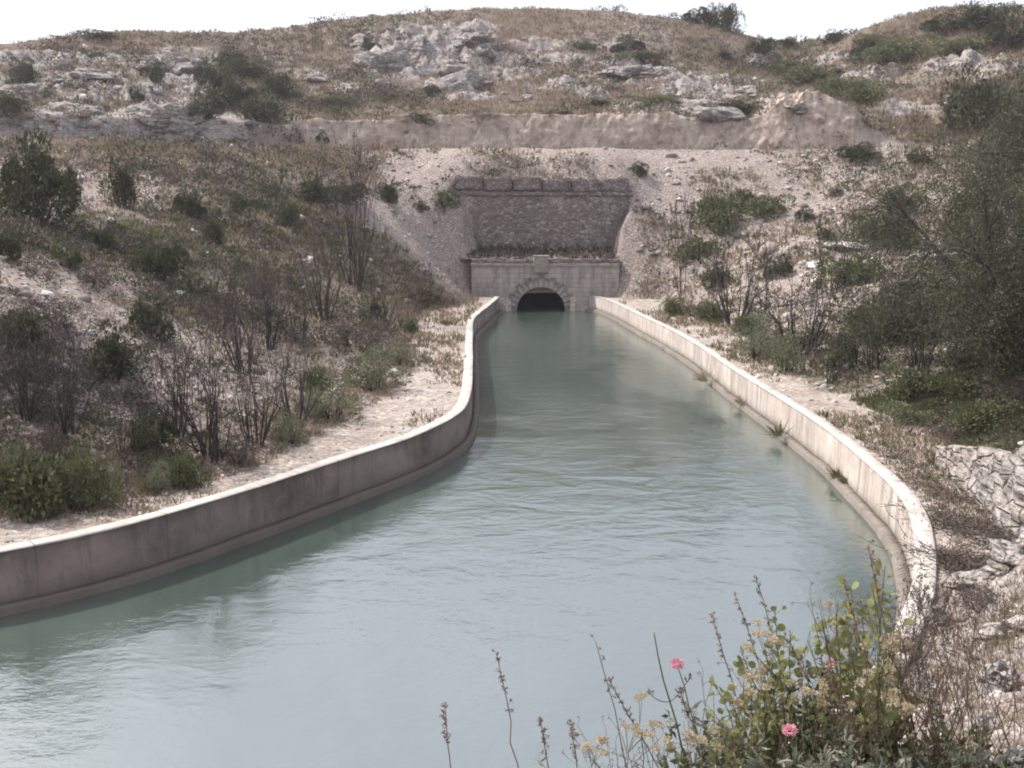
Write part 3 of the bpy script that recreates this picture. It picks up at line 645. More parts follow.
def upper_wall():
    xa, xb = P(456, 180, YU)[0] - 0.2, P(630, 180, YU)[0] + 0.3; zb, zt = 3.6, P(540, 190, YU + .5)[2]
    zcap = P(540, 176.5, YU + .5)[2]
    t = thing('retaining_wall', ((xa + xb) / 2, YU, zb), 0, 'tall brown rubble retaining wall above the tunnel mouth', 'retaining wall')
    hw = (xb - xa) / 2; X, Z = np.meshgrid(np.linspace(-hw, hw, 170), np.linspace(0, zt - zb, 84))
    Y = 0.07 * Z + 0.16 * fbm(X * .35, Z * .4, octv=4, seed=5) + 0.05 * fbm(X * 2.2, Z * 2.8, octv=2, seed=8); na = 170
    i = np.arange(83)[:, None] * na; j = np.arange(169)[None]
    mb = MB(); mb.add(np.stack([X, Y, Z], -1).reshape(-1, 3), np.stack([i + j, i + j + 1, i + na + j + 1, i + na + j], -1).reshape(-1, 4))
    yb = 1.5
    mb.box(-hw, hw, 0.9, yb, 0, zt - zb - 0.05); mb.build('wall_face', M['rubble'], t, True)
    n = 6; w = 2 * hw / n * 0.985
    for k in range(n):
        g = MB(); a = -hw + k * w
        bm = bmesh.new(); bmesh.ops.create_cube(bm, size=1.0)
        bmesh.ops.bevel(bm, geom=bm.edges[:], offset=0.04, segments=2, affect='EDGES')
        bmesh.ops.subdivide_edges(bm, edges=bm.edges[:], cuts=5, use_grid_fill=True)
        sag = rng.uniform(-.08, .08)
        for v in bm.verts:
            p = np.array(v.co); p = p * np.array([w - 0.17, 1.3, zcap - zt]) + np.array([a + w / 2, 0.93, (zcap + zt) / 2 - zb - 0.08 * k * 0.6 + sag * .5])
            p += 0.05 * np.array([fbm(np.array([p[0] * 3 + 50 * q]), np.array([p[1] * 3]), np.array([p[2] * 3]), 2, seed=k)[0] for q in range(3)])
            v.co = p
        g.bm(bm); g.build('gabion', M['rubble'], t, True)
    # dark course under the gabions
    s = MB(); s.box(-hw, hw, 0.36, 0.7, zt - zb - 0.5, zt - zb - 0.16, 0.02, 0.02); s.build('string_course', M['rubble'], t)
upper_wall()
def ledge():
    mb = MB(); X, Y = np.meshgrid(np.linspace(PX0 - 1.5, PX1 + 1.5, 120), np.linspace(YP + 0.75, YU + 0.4, 34)); Z = LEDGE + 0.25 + 0.35 * fbm(X * .5, Y * .5, octv=4, seed=77) + 0.25 * (Y - YP - .7); na = 120
    i = np.arange(33)[:, None] * na; j = np.arange(119)[None]
    mb.add(np.stack([X, Y, Z], -1).reshape(-1, 3), np.stack([i + j, i + j + 1, i + na + j + 1, i + na + j], -1).reshape(-1, 4))
    o = mb.build('soil_ledge', M['ledge'], None, True); setp(o, kind='structure'); o['label'] = 'weedy soil ledge behind the tunnel headwall'
ledge()
# ------------------------------------------------------------------ rocks
def rock_mesh(name, seed, sub=4, flat=0.75, cuts=9, rough=0.26, mat=None):
    r = np.random.default_rng(seed); bm = bmesh.new(); bmesh.ops.create_icosphere(bm, subdivisions=sub, radius=1.0)
    V = np.array([v.co[:] for v in bm.verts])
    for _ in range(cuts):
        n = rdir(1, r)[0]; d = r.uniform(0.5, 0.85); e = V @ n - d; V = V - np.outer(np.maximum(e, 0) * 0.92, n)
    nn = V / (np.linalg.norm(V, axis=1, keepdims=True) + 1e-9)
    q = V * 1.7 + seed * 3.1
    V = V + nn * (rough * (0.9 * fbm(q[:, 0], q[:, 1], q[:, 2], 5, seed) - 0.55 * np.abs(fbm(q[:, 0] * 1.3, q[:, 1] * 1.3, q[:, 2] * 2.6, 5, seed + 9)) * 2))[:, None] * 1.4
    st = np.sin((V[:, 2] + 0.25 * V[:, 0] + 0.12 * fbm(q[:, 0], q[:, 1], q[:, 2], 2, seed + 3)) * 11); V[:, :2] *= (1 + 0.035 * np.sign(st) * np.abs(st) ** .5)[:, None]
    V[:, 2] *= flat
    for v, c in zip(bm.verts, V): v.co = c
    mb = MB(); mb.bm(bm); return mb.mesh(name, mat or M['rock'], sub > 4)
ROCKM = [rock_mesh('boulder', 11 + k, 5, 0.7 + .1 * (k % 3), 12) for k in range(6)]
def boulder(px, py, w, h, label, k=0, name='boulder', cat='boulder', group=None, mat=None, sink=0.25, rz=None):
    p = hit(px, py); u = p[1] / 1024
    me = ROCKM[k % 6]
    if mat: me = me.copy(); me.materials[0] = mat
    o = bpy.data.objects.new(name, me); COL.objects.link(o)
    sx = w * u / 1.7; sz = h * u / 1.25
    o.scale = (sx, sx * 0.75, sz); o.location = (p[0], p[1] + sx * .3, p[2] + sz * (0.7 - sink) - 0.2 * sz); o.rotation_euler = (0.1, -0.12, rz if rz is not None else 0.6 * k)
    return setp(o, label, cat, group)
for a in [(432, 92, 95, 60, 'big pale weathered limestone outcrop near the middle of the skyline, largest on the hill', 0), (392, 66, 60, 34, 'sloping grey limestone slab just left of the biggest outcrop', 1),
          (470, 40, 62, 26, 'grey limestone crag at the very top of the hill above the biggest outcrop', 2), (352, 44, 40, 18, 'low grey rock on the skyline left of the big outcrop', 4),
          (705, 112, 88, 36, 'smooth grey dome of rock above the cut face, right of centre', 3), (578, 98, 48, 20, 'white topped rock ledge above the middle of the cut face', 4), (530, 100, 38, 15, 'small pale rock ledge left of the white topped one', 5),
          (640, 74, 62, 18, 'long pale rock shelf halfway up the hill right of centre', 1), (185, 72, 64, 34, 'steep grey rock face beside the dark thicket on the left hill', 2), (120, 112, 62, 26, 'low grey slab of rock under the left skyline', 0),
          (60, 112, 72, 26, 'wide grey rock shelf at the far left of the hill', 5), (95, 76, 70, 18, 'pale tilted rock band below the left skyline', 3), (176, 120, 60, 40, 'grey rock bank standing on the terrace left of the thicket', 1),
          (958, 100, 34, 16, 'grey rock poking out of the scrub on the right hill', 4), (885, 82, 24, 14, 'small white rock on the right hillside under the green ridge', 2), (316, 78, 36, 12, 'low rock in dry grass right of the dark thicket', 3),
          (848, 68, 30, 10, 'rock edge showing in the grass near the saddle', 5), (1000, 75, 50, 22, 'pale rock face at the top right of the hill', 0)]:
    a = (a[0], a[1], a[2] * 1.25, a[3] * 1.2) + a[4:]; boulder(*a, name='rock_outcrop', cat='rock outcrop', sink=0.68)
for a in [(1012, 790, 60, 70, 'big pale boulder in the bottom right corner', 1), (1000, 690, 60, 52, 'rounded pale boulder above the corner boulder at the right edge', 2), (965, 668, 50, 34, 'flat cream rock beside the brown brushwood on the near bank', 3),
          (1010, 640, 60, 40, 'weathered grey rock at the right edge over the rubble', 0), (930, 700, 40, 26, 'pale rock half buried under dry stalks', 4), (985, 735, 36, 28, 'small grey rock just above the corner boulder', 5),
          (980, 588, 66, 34, 'pale ledge of rock sloping down to the path end', 0), (1015, 565, 50, 44, 'pale rock ledge at the right edge under the dry stone wall', 3), (935, 622, 44, 26, 'pale rock at the foot of the near bank beside the wall end', 2), (905, 655, 40, 24, 'cream rock seen between the plants below the wall end', 1)]:
    boulder(*a, sink=0.35)
for a in [(852, 248, 54, 9, 'flat bleached white slab on the right slope, the largest white patch', 5), (816, 266, 24, 9, 'small white slab downhill of the largest white patch', 2)]:
    boulder(*a, name='white_slab', cat='rock', mat=M['white'], sink=0.3)
for a in [(178, 296, 14, 7, 'white stone low on the left slope under the dark bushes', 1), (110, 222, 10, 7, 'white stone in rubble beneath the left slope bushes', 2), (193, 232, 9, 5, 'small white stone between two dark round bushes', 3), (206, 256, 8, 5, 'small white stone right of the dark spreading bush', 4),
          (308, 262, 12, 8, 'white stone beside the tall bare shrubs on the left slope', 5), (302, 290, 8, 6, 'white stone among the bare shrub stems', 0), (46, 296, 16, 8, 'flat white stone at the far left of the slope', 3), (848, 370, 12, 9, 'white stone under the green bushes on the right bank', 1), (828, 214, 12, 8, 'grey stone above the white slab on the right slope', 0)]:
    boulder(*a, name='white_stone', cat='stone', mat=M['white'] if 'grey' not in a[4] else None, sink=0.2)

# stones and rubble that nobody could count
def sample(w, n):
    w = np.clip(w, 0, None).ravel().astype(float); d = np.hypot(G['x'], G['y']).ravel(); a = np.abs(np.arctan2(G['x'], G['y'])).ravel()
    w = w * (a < R(37.5)) * (d > 3); i = rng.choice(len(w), n, p=w / w.sum())
    jx = rng.uniform(-.5, .5, n) * d[i] * 0.002; jy = rng.uniform(-.2, .2, n) * np.minimum(d[i] * .02, .8)
    x = G['x'].ravel()[i] + jx; y = G['y'].ravel()[i] + jy; return np.stack([x, y, G['z'].ravel()[i]], 1), d[i], i
def cellw():   # undo the density of the grid so a count per screen area results
    return np.where(np.abs(np.arctan2(G['x'], G['y'])) < R(37), 1.0, 0.0)
okz = (G['z'] > -1) & ((G['s'] > 0.0) | (G['path'] > 0.2)) & ~((np.abs(G['x'] - TX) < 9) & (G['y'] > YP - 1) & (G['y'] < YU + 1))
dR = np.gradient(np.hypot(G['x'], G['y']))[0]
def screen_area():
    x, y, z = G['x'], G['y'], G['z'] - CAMH; f = y * PX_C - z * PX_S; f = np.where(f > .5, f, np.nan); u = x / f * FPX; v = (y * PX_S + z * PX_C) / f * FPX
    ur, vr = np.gradient(u)[0], np.gradient(v)[0]; ua, va = np.gradient(u)[1], np.gradient(v)[1]
    a = ua * vr - ur * va; a = np.nan_to_num(a) * (np.abs(u) < 770) * (v > -420) * (np.hypot(x, y) < 235); return np.clip(a, 0, 60)
vis = okz * (screen_area() + 0.01 * cellw() * (np.hypot(G['x'], G['y']) < 235))
inwall = (G['s'] < 0) & ((pdist(G['x'].ravel(), G['y'].ravel(), LL) < 0.6) | (pdist(G['x'].ravel(), G['y'].ravel(), RL) < 0.6)).reshape(G['x'].shape)
vis = vis * ~inwall
def stones():
    bm = bmesh.new(); bmesh.ops.create_icosphere(bm, subdivisions=1, radius=1.0); B = np.array([v.co[:] for v in bm.verts]); F = np.array([[v.index for v in f.verts] for f in bm.faces]); bm.free()
    w = vis * (np.clip(G['rub'], 0, 1) ** 2 * (1 - .7 * G['aw']) + 0.5 * G['path'] * (G['s'] < 0.5) * 1.2 + 0.8 * G['rock'])
    w = w * np.where(G['hill'], 0.6, 1) * (1 + .8 * fbm(G['x'] * .3, G['y'] * .3, seed=15))
    N = 30000; p, d, i = sample(w, N); sz = np.exp(rng.normal(math.log(0.058), 0.6, N)) * np.clip(d / 42, 0.3, 2.2) * np.where(G['path'].ravel()[i] > 0.6, 0.55, 1)
    V = B[None] * (1 + rng.uniform(-.35, .35, (N, 12, 3))); V = V * sz[:, None, None] * np.stack([rng.uniform(.7, 1.4, N), rng.uniform(.7, 1.2, N), rng.uniform(.45, .8, N)], 1)[:, None, :]
    a = rng.uniform(0, 6.28, N); c, s_ = np.cos(a)[:, None], np.sin(a)[:, None]; V = np.stack([V[..., 0] * c - V[..., 1] * s_, V[..., 0] * s_ + V[..., 1] * c, V[..., 2]], -1)
    V = V + p[:, None, :]; mb = MB(); mb.add(V.reshape(-1, 3), (F[None] + (np.arange(N) * 12)[:, None, None]).reshape(-1, 3))
    o = mb.build('loose_stones', M['stone']); setp(o, 'pale loose stones strewn over the slopes and gravel path', 'stones', None, 'stuff')
stones()
def grass(name, w, N, mat, label, h0, blades=7, spread=0.16, cat='grass'):
    w = w * (np.hypot(G['x'], G['y']) > 14); p, d, i = sample(w, N); k = np.clip(d / 45, 0.6, 2.3); n = N * blades
    P0 = np.repeat(p, blades, 0); kk = np.repeat(k, blades); a = rng.uniform(0, 6.28, n); r_ = rng.uniform(0, 1, n) ** .5 * spread * kk
    P0 = P0 + np.stack([np.cos(a) * r_, np.sin(a) * r_, -0.02 * np.ones(n)], 1)
    D = np.stack([np.cos(a) * rng.uniform(.1, .8, n), np.sin(a) * rng.uniform(.1, .8, n), np.ones(n)], 1)
    mb = MB(); mb.leaves(P0, D, rdir(n), h0 * kk * rng.uniform(.5, 1.3, n), 0.05 * kk * rng.uniform(.6, 1.4, n), 0.1)
    o = mb.build(name, mat); setp(o, label, cat, None, 'stuff')
e1 = sstep(3.5, 0, np.abs(G['s'])) * (G['s'] > 0)
n3 = fbm(G['x'] * .15, G['y'] * .15, seed=101)
grass('dry_grass', vis * np.clip(G['grs'] - .15 + 0.8 * n3, 0, 1) * np.where(G['hill'], 0.9, 1) * np.where(G['left'] & (G['y'] < yE(G['x']) - 10), .3, 1) * np.where(G['right'], .4, 1) * (1 - .85 * G['near']) * (1 - G['rock'] * .8) * (1 - G['cut']) + vis * e1 * .35 * (G['x'] < 3), 32000, M['straw'], 'dry straw coloured grass growing over the slopes', 0.24)
grass('green_grass', vis * np.clip(G['grn'] + 0.5 * n3, 0, 1) * np.where(G['right'] & (G['y'] > 42), .4, 1) * (1 - G['rock'] * .8) * (1 - G['cut']) * (1 - .8 * G['near']) + 2 * vis * G['right'] * (G['y'] < 40), 17000, M['grass'], 'rough green and grey grass in patches on the slopes', 0.26, 8)
def scrub():
    w = vis * (np.clip(G['grn'] + .9 * fbm(G['x'] * .1, G['y'] * .1, seed=111) - .05, 0, 1) + 0.16 * G['left'] * (1 + .9 * n3) + .2 * G['right'] * (G['y'] < 70)) * (1 - .92 * G['aw']) * (1 - .85 * np.exp(-((G['x'] + 9) / 8) ** 2 - ((G['y'] - 86) / 16) ** 2)) * (1 - .95 * G['near']) * (1 - G['cut']) * (1 - G['rock'] * .6) * (G['s'] > 1.0) * (np.hypot(G['x'], G['y']) > 14)
    N = 5200; L = 46; p, d, i = sample(w, N); k = np.clip(d / 45, .6, 2.6) * rng.uniform(.6, 1.5, N); n = N * L
    C = rdir(n, up=.5) * rng.uniform(.5, 1, (n, 1)) * np.array([.42, .42, .34]); C[:, 2] = np.abs(C[:, 2]); D = C + rdir(n) * .25; D[:, 2] += .1
    kk = np.repeat(k, L); C = C * kk[:, None] + np.repeat(p, L, 0)
    half = np.repeat(rng.uniform(0, 1, N) < 0.5, L)
    for nm, sel, mt, lb in (('low_scrub', half, M['dark_leaf'], 'low dark scrub cushions spread over the hillsides'), ('dry_scrub', ~half, M['brown_leaf'], 'low dry brown scrub spread over the hillsides')):
        mb = MB(); m = sel.sum(); mb.leaves(C[sel], D[sel], rdir(m), 0.115 * kk[sel] * rng.uniform(.6, 1.3, m), 0.05 * kk[sel]); o = mb.build(nm, mt); setp(o, lb, 'scrub', None, 'stuff')
scrub()
def ledge_weeds():
    n = 1500; x = rng.uniform(PX0 - 1, PX1 + 1, n); y = rng.uniform(YP + .8, YU + .2, n); z = LEDGE + .2 + .25 * (y - YP - .7)
    mb = MB(); mb.leaves(np.stack([x, y, z], 1), rdir(n, up=1.2), rdir(n), rng.uniform(.3, .9, n), rng.uniform(.08, .2, n)); o = mb.build('ledge_weeds', M['brown_leaf']); setp(o, 'dark weeds growing along the ledge above the tunnel mouth', 'weeds', None, 'stuff')
ledge_weeds()

# ------------------------------------------------------------------ shrubs
def cloud(mb, r, n, rad, leaf, lumps=9, lr=0.42, base=0.12, flat=1.0, wd=0.5, up=0.3):
    """leaves on many small lumps that fill an uneven dome (unit dome scaled by rad)"""
    L = rdir(lumps, r, 0.35) * r.uniform(.35, .85, (lumps, 1)); L[:, 2] = np.abs(L[:, 2]) * flat + base
    q = r.integers(0, lumps, n); sz = r.uniform(.6, 1.25, lumps)[q] * lr
    d = rdir(n, r, 0.15); C = L[q] + d * (sz * r.uniform(.45, 1.0, n) ** .6)[:, None]
    keep = C[:, 2] > -0.02; C = C[keep]; d = d[keep]; n = len(C); C = C * np.asarray(rad)
    D = d + rdir(n, r) * .7; D[:, 2] += up
    mb.leaves(C, D, rdir(n, r), leaf * r.uniform(.6, 1.3, n), leaf * wd * r.uniform(.7, 1.3, n))
def branch(mb, r, p, d, ln, rad, depth, tips, spread=0.5, curve=0.18, kids=3, minr=0.004, sides=4, up=0.15):
    n = 5; pts = [np.array(p, float)]; d = d / np.linalg.norm(d)
    for k in range(n):
        d = d + r.normal(0, curve, 3) * .5; d[2] += up * .3; d /= np.linalg.norm(d); pts.append(pts[-1] + d * ln / n)
    rr = np.linspace(rad, max(rad * .45, minr), n + 1); mb.tube(pts, rr, sides if depth > 0 else 3)
    if depth == 0: tips.append((pts[-1], d)); tips.append((pts[3], d)); return
    for k in range(kids):
        t = r.uniform(.35, 1.0) if k else 1.0; i = min(int(t * n), n); nd = d + r.normal(0, spread, 3); nd[2] += up
        branch(mb, r, pts[i], nd, ln * r.uniform(.5, .8), max(rr[i] * .6, minr), depth - 1, tips, spread, curve, kids, minr, sides, up)
def leafy_shrub(name, seed, mat, n=2600, leaf=0.085, lumps=11, lr=0.4, flat=1.0, wd=.5):
    """about 1 m in radius and 1 m high"""
    r = np.random.default_rng(seed); t = thing(name)
    f = MB(); cloud(f, r, n, (1, 1, 0.85), leaf, lumps, lr, flat=flat, wd=wd); f.build('foliage', mat, t)
    s = MB(); tips = []
    for k in range(7):
        a = r.uniform(0, 6.28); branch(s, r, (0.1 * math.cos(a), .1 * math.sin(a), -.15), np.array([math.cos(a) * .7, math.sin(a) * .7, 1.0]), .5, .03, 1, tips, .5, minr=.008)
    s.build('stems', M['bark'], t); return t
def bare_shrub(name, seed, leafmat, stems=9, h=1.0, nleaf=700, spread=0.45, leaf=0.04, vase=0.45, thick=0.016, minr=.0026, kids=None):
    """about 1 m high vase of thin stems, sparse leaf near the tips"""
    r = np.random.default_rng(seed); t = thing(name); s = MB(); tips = []
    for k in range(stems):
        a = r.uniform(0, 6.28); q = r.uniform(.15, 1.3) * vase
        branch(s, r, (.08 * math.cos(a), .08 * math.sin(a), -.06), np.array([math.cos(a) * q, math.sin(a) * q, 1.0]), h * r.uniform(.5, .72), thick * r.uniform(.7, 1.3), 3, tips, spread * .85, .2, kids or (3 if k % 3 == 0 else 2), minr, up=.16)
    s.build('stems', M['bark'], t)
    if nleaf:
        tp = np.array([q[0] for q in tips]); td = np.array([q[1] for q in tips]); i = r.integers(0, len(tp), nleaf)
        hz = tp[i, 2] / tp[:, 2].max(); kp = r.uniform(0, 1, nleaf) < hz ** 2.2; i = i[kp]; n = len(i)
        f = MB(); f.leaves(tp[i] - td[i] * r.uniform(0, .12, (n, 1)) + r.normal(0, .02, (n, 3)), td[i] + rdir(n, r) * .8, rdir(n, r), leaf * r.uniform(.6, 1.4, n), leaf * .45); f.build('foliage', leafmat, t)
    return t
PROTO = {}
def protos():
    for k in range(4): PROTO['dark', k] = leafy_shrub('dark_shrub', 200 + k, M['dark_leaf'], 3400, .085, 9 + 3 * k, .40 - .03 * k)
    for k in range(3): PROTO['green', k] = leafy_shrub('green_shrub', 220 + k, M['mid_leaf'], 2800, .09, 11 + 2 * k, .38)
    for k in range(2): PROTO['grey', k] = leafy_shrub('grey_shrub', 240 + k, M['grey_leaf'], 2600, .085, 13, .36, wd=.35)
    for k in range(1): PROTO['broad', k] = leafy_shrub('broad_leaf_shrub', 250 + k, M['mid_leaf'], 1500, .16, 10, .42, wd=.6)
    for k in range(2): PROTO['brown', k] = leafy_shrub('dry_shrub', 260 + k, M['brown_leaf'], 2000, .075, 12, .38, wd=.35)
    for k in range(4): PROTO['bare', k] = bare_shrub('bare_shrub', 300 + k, M['brown_leaf'], 8 + 2 * k, 1.0, 450 + 120 * k)
    for k in range(2): PROTO['leggy', k] = bare_shrub('leggy_shrub', 320 + k, M['dark_leaf'], 7 + 3 * k, 1.0, 1900, .4, .042, .6, .022, .0042, 2)
protos()
USED = {}
def shrub(kind, px, py, w, h, label, cat='shrub', k=None, group=None, dx=0, rz=None):
    ks = [q for q in PROTO if q[0] == kind]; key = ks[(len(USED) if k is None else k) % len(ks)]; USED[len(USED)] = 1
    p = hit(px, py); u = p[1] / 1024; W = w * u / (1.6 if kind not in ('bare', 'leggy') else 0.95); H = h * u / (0.92 if kind not in ('bare', 'leggy') else 1.05)
    pr = PROTO[key]; rz = rng.uniform(0, 6.28) if rz is None else rz
    sc = (W, W * .9, H); loc = (p[0], p[1] + W * .25, p[2] - .05)
    if key not in BUILT:
        BUILT.add(key); pr.location = loc; pr.rotation_euler = (0, 0, rz); pr.scale = sc; return setp(pr, label, cat, group)
    return dup(pr, loc, rz, sc, label, cat, group)
BUILT = set()
S = shrub
# left slope
S('dark', 28, 222, 78, 82, 'large dark bush at the left edge high on the slope', k=3); S('dark', 66, 205, 30, 44, 'dark bush just right of the large one at the left edge', k=1); S('dark', 122, 208, 32, 46, 'tall narrow dark bush standing in pale rubble, high on the left slope', k=2)
S('dark', 188, 218, 32, 28, 'small round dark bush on the left slope under the terrace', k=0); S('dark', 160, 281, 50, 44, 'spreading dark bush halfway up the left slope', k=1); S('dark', 238, 213, 18, 18, 'tiny round dark bush beside a leggy one on the left slope', k=0)
S('leggy', 270, 218, 28, 40, 'upright dark shrub with thin twigs on the left slope', k=0); S('dark', 288, 228, 26, 24, 'low dark bush at the foot of an upright twiggy shrub', k=2); S('dark', 312, 203, 46, 28, 'dark bush with a bare stem rising from it, under the terrace', k=3)
S('bare', 318, 190, 20, 46, 'bare sapling rising from a dark bush under the terrace', k=0); S('dark', 345, 204, 40, 26, 'dark bush behind the tall bare tree on the left slope', k=1); S('dark', 388, 203, 26, 22, 'small dark bush above the stony gully left of the big wall', k=2)
S('green', 446, 214, 28, 30, 'round green bush against the left end of the rubble retaining wall', k=0); S('dark', 420, 212, 16, 10, 'tiny dark bush left of the green bush by the big wall', k=0)
S('bare', 352, 290, 62, 112, 'tallest bare multi stemmed shrub on the left slope, standing above the path', k=3); S('bare', 322, 322, 50, 84, 'bare shrub in front of the tallest one on the left slope', k=2); S('bare', 296, 345, 40, 70, 'thin bare shrub beside white stones on the left slope', k=1)
S('bare', 268, 352, 46, 84, 'bare grey shrub left of the white stones', k=3); S('bare', 382, 330, 44, 64, 'bare shrub nearest the gravel path bend', k=0); S('bare', 240, 375, 60, 90, 'wide bare shrub in the middle of the left thicket', k=2)
S('bare', 205, 468, 92, 118, 'tall bare grey shrub close behind the left path, the biggest near the wall', k=3); S('bare', 250, 450, 70, 92, 'bare shrub right of the biggest one near the left wall', k=2); S('bare', 172, 438, 66, 92, 'bare shrub left behind the biggest one near the left wall', k=1)
S('bare', 120, 460, 40, 84, 'dark thin bare shrub between two leafy bushes near the left path', k=0); S('bare', 60, 440, 66, 96, 'bare shrub above the leafy bush at the lower left', k=2); S('bare', 20, 425, 60, 92, 'bare brown shrub at the left edge above the leafy bush', k=3); S('bare', 292, 432, 56, 88, 'bare shrub above the grey green bushes by the left path', k=1)
S('dark', 108, 380, 66, 54, 'dark green bush at mid height of the left slope, over bare stems', k=3); S('dark', 150, 338, 46, 40, 'dark bush above and right of the dark green one', k=0); S('dark', 20, 350, 56, 44, 'dark bush at the left edge halfway down the slope', k=2)
S('brown', 60, 330, 60, 34, 'dry brown bush in rubble near the left edge', k=0); S('brown', 215, 330, 56, 40, 'dry brown bush in the middle of the left slope', k=1); S('brown', 255, 300, 40, 28, 'dry brown bush left of the white stones', k=0); S('brown', 90, 285, 36, 26, 'dry brown bush uphill of the rubble at the left', k=1)
S('dark', 102, 250, 24, 22, 'small dark bush above the spreading one', k=1); S('dark', 70, 270, 24, 20, 'small dark bush in the rubble far left', k=0); S('dark', 212, 245, 24, 26, 'small dark bush near the single white stone', k=3); S('dark', 5, 260, 30, 34, 'dark bush cut off by the left edge under the large bush', k=1)
S('broad', 18, 520, 70, 62, 'pale leafy bush at the lower left edge beside the path', k=0); S('green', 78, 512, 66, 64, 'dark green round bush second from the lower left corner', k=1); S('green', 182, 487, 46, 46, 'bright green round bush by the left path under the bare shrubs', k=2); S('grey', 155, 494, 36, 30, 'small greyish bush left of the bright green round one', k=0)
S('brown', 35, 470, 60, 50, 'dry bush behind the leafy bushes at lower left', k=1); S('dark', 150, 452, 50, 40, 'dark low bush among bare stems near the left path', k=0); S('brown', 235, 465, 46, 34, 'dry bush by the left path right of the tall bare shrub', k=0)
S('grey', 330, 422, 66, 48, 'low grey green bush along the left path, the widest', k=1); S('grey', 372, 392, 60, 42, 'grey green bush beside the path bend', k=0); S('green', 318, 395, 40, 34, 'green bush behind the grey green bushes by the path bend', k=0); S('green', 408, 334, 18, 20, 'small bright green bush at the edge of the gravel', k=2)
S('grey', 400, 365, 36, 26, 'small grey green bush where the path turns', k=1); S('brown', 355, 350, 60, 36, 'dry brown bush behind the path bend', k=1); S('brown', 410, 300, 40, 22, 'dry low bush near the foot of the stony gully', k=0); S('grey', 285, 445, 50, 32, 'grey bush low by the path left of the widest one', k=0); S('dark', 375, 318, 20, 18, 'small dark green bush below the tallest bare shrub', k=3)
# right slope
S('green', 716, 233, 70, 42, 'wide green bush high on the pale right slope', k=1); S('green', 775, 218, 52, 28, 'green bush right of the wide one on the pale slope', k=0); S('dark', 742, 212, 36, 24, 'dark bush between the two green bushes on the pale slope', k=2); S('dark', 806, 222, 22, 14, 'small dark bush at the right end of the green row', k=0); S('dark', 837, 196, 14, 10, 'tiny round bush alone on the pale rubble', k=1)
S('leggy', 683, 296, 24, 78, 'thin leggy shrub beside the portal slope, farthest on the right bank', k=0); S('green', 676, 316, 30, 24, 'low green bush beside the wall below the farthest leggy shrub', k=2); S('leggy', 738, 326, 54, 84, 'leggy shrub with leaning dark stems on the right bank', k=1); S('bare', 765, 315, 16, 68, 'single thin bare stem between two leggy shrubs', k=0)
S('leggy', 803, 358, 62, 96, 'vase shaped leggy shrub with many dark stems, nearest of the leggy ones', k=1); S('grey', 762, 362, 46, 44, 'grey green bush in front of the leaning leggy shrub', k=1); S('grey', 788, 374, 42, 36, 'grey green bush at the foot of the vase shaped shrub', k=0); S('green', 716, 322, 44, 26, 'low green growth along the right path', k=0)
S('green', 745, 335, 40, 22, 'low green bush between path and leaning leggy shrub', k=1); S('green', 705, 262, 50, 30, 'olive bush uphill of the leggy shrubs', k=2); S('dark', 720, 290, 34, 26, 'dark bush behind the leaning leggy shrub', k=3); S('dark', 780, 278, 30, 20, 'small dark bush left of the white slabs', k=0)
S('green', 880, 240, 62, 32, 'green scrub just above the large white slab', k=0); S('dark', 828, 240, 18, 13, 'small dark bush at the left end of the white slab', k=2); S('dark', 906, 250, 44, 40, 'dark bush right of the large white slab', k=3); S('green', 850, 285, 60, 38, 'green bush below the white slab', k=2)
S('green', 870, 345, 74, 46, 'broad green bush in the middle of the right bank', k=1); S('dark', 905, 345, 60, 60, 'dark bush merging into the big dry tree', k=1); S('green', 912, 398, 66, 40, 'bright green bush on the grass in front of the big dry tree', k=0); S('green', 955, 398, 56, 34, 'green bush under the left boughs of the big dry tree', k=2)
S('bare', 880, 372, 56, 80, 'bare dark twiggy shrub left of the big dry tree', k=2); S('bare', 925, 385, 60, 84, 'bare grey shrub at the foot of the big dry tree', k=3); S('leggy', 832, 385, 36, 44, 'thin low leggy shrub between the path and the grass', k=0); S('dark', 845, 372, 30, 34, 'dark bush by the white stone on the right bank', k=0)
S('grey', 905, 425, 60, 20, 'low grey green plant on the grass right of the path', k=0); S('green', 985, 430, 70, 34, 'green growth above the dry stone wall', k=1); S('brown', 945, 440, 60, 20, 'dry low growth above the dry stone wall', k=0); S('brown', 1010, 405, 60, 40, 'dry brown growth at the right edge under the big tree', k=1); S('dark', 905, 215, 44, 30, 'dark bush above the right hand scrub, under the terrace', k=1)
S('brown', 690, 312, 26, 12, 'dry tuft of growth near the farthest green bush', k=1); S('dark', 640, 175, 20, 12, 'low dark growth above the right end of the big wall', k=0)
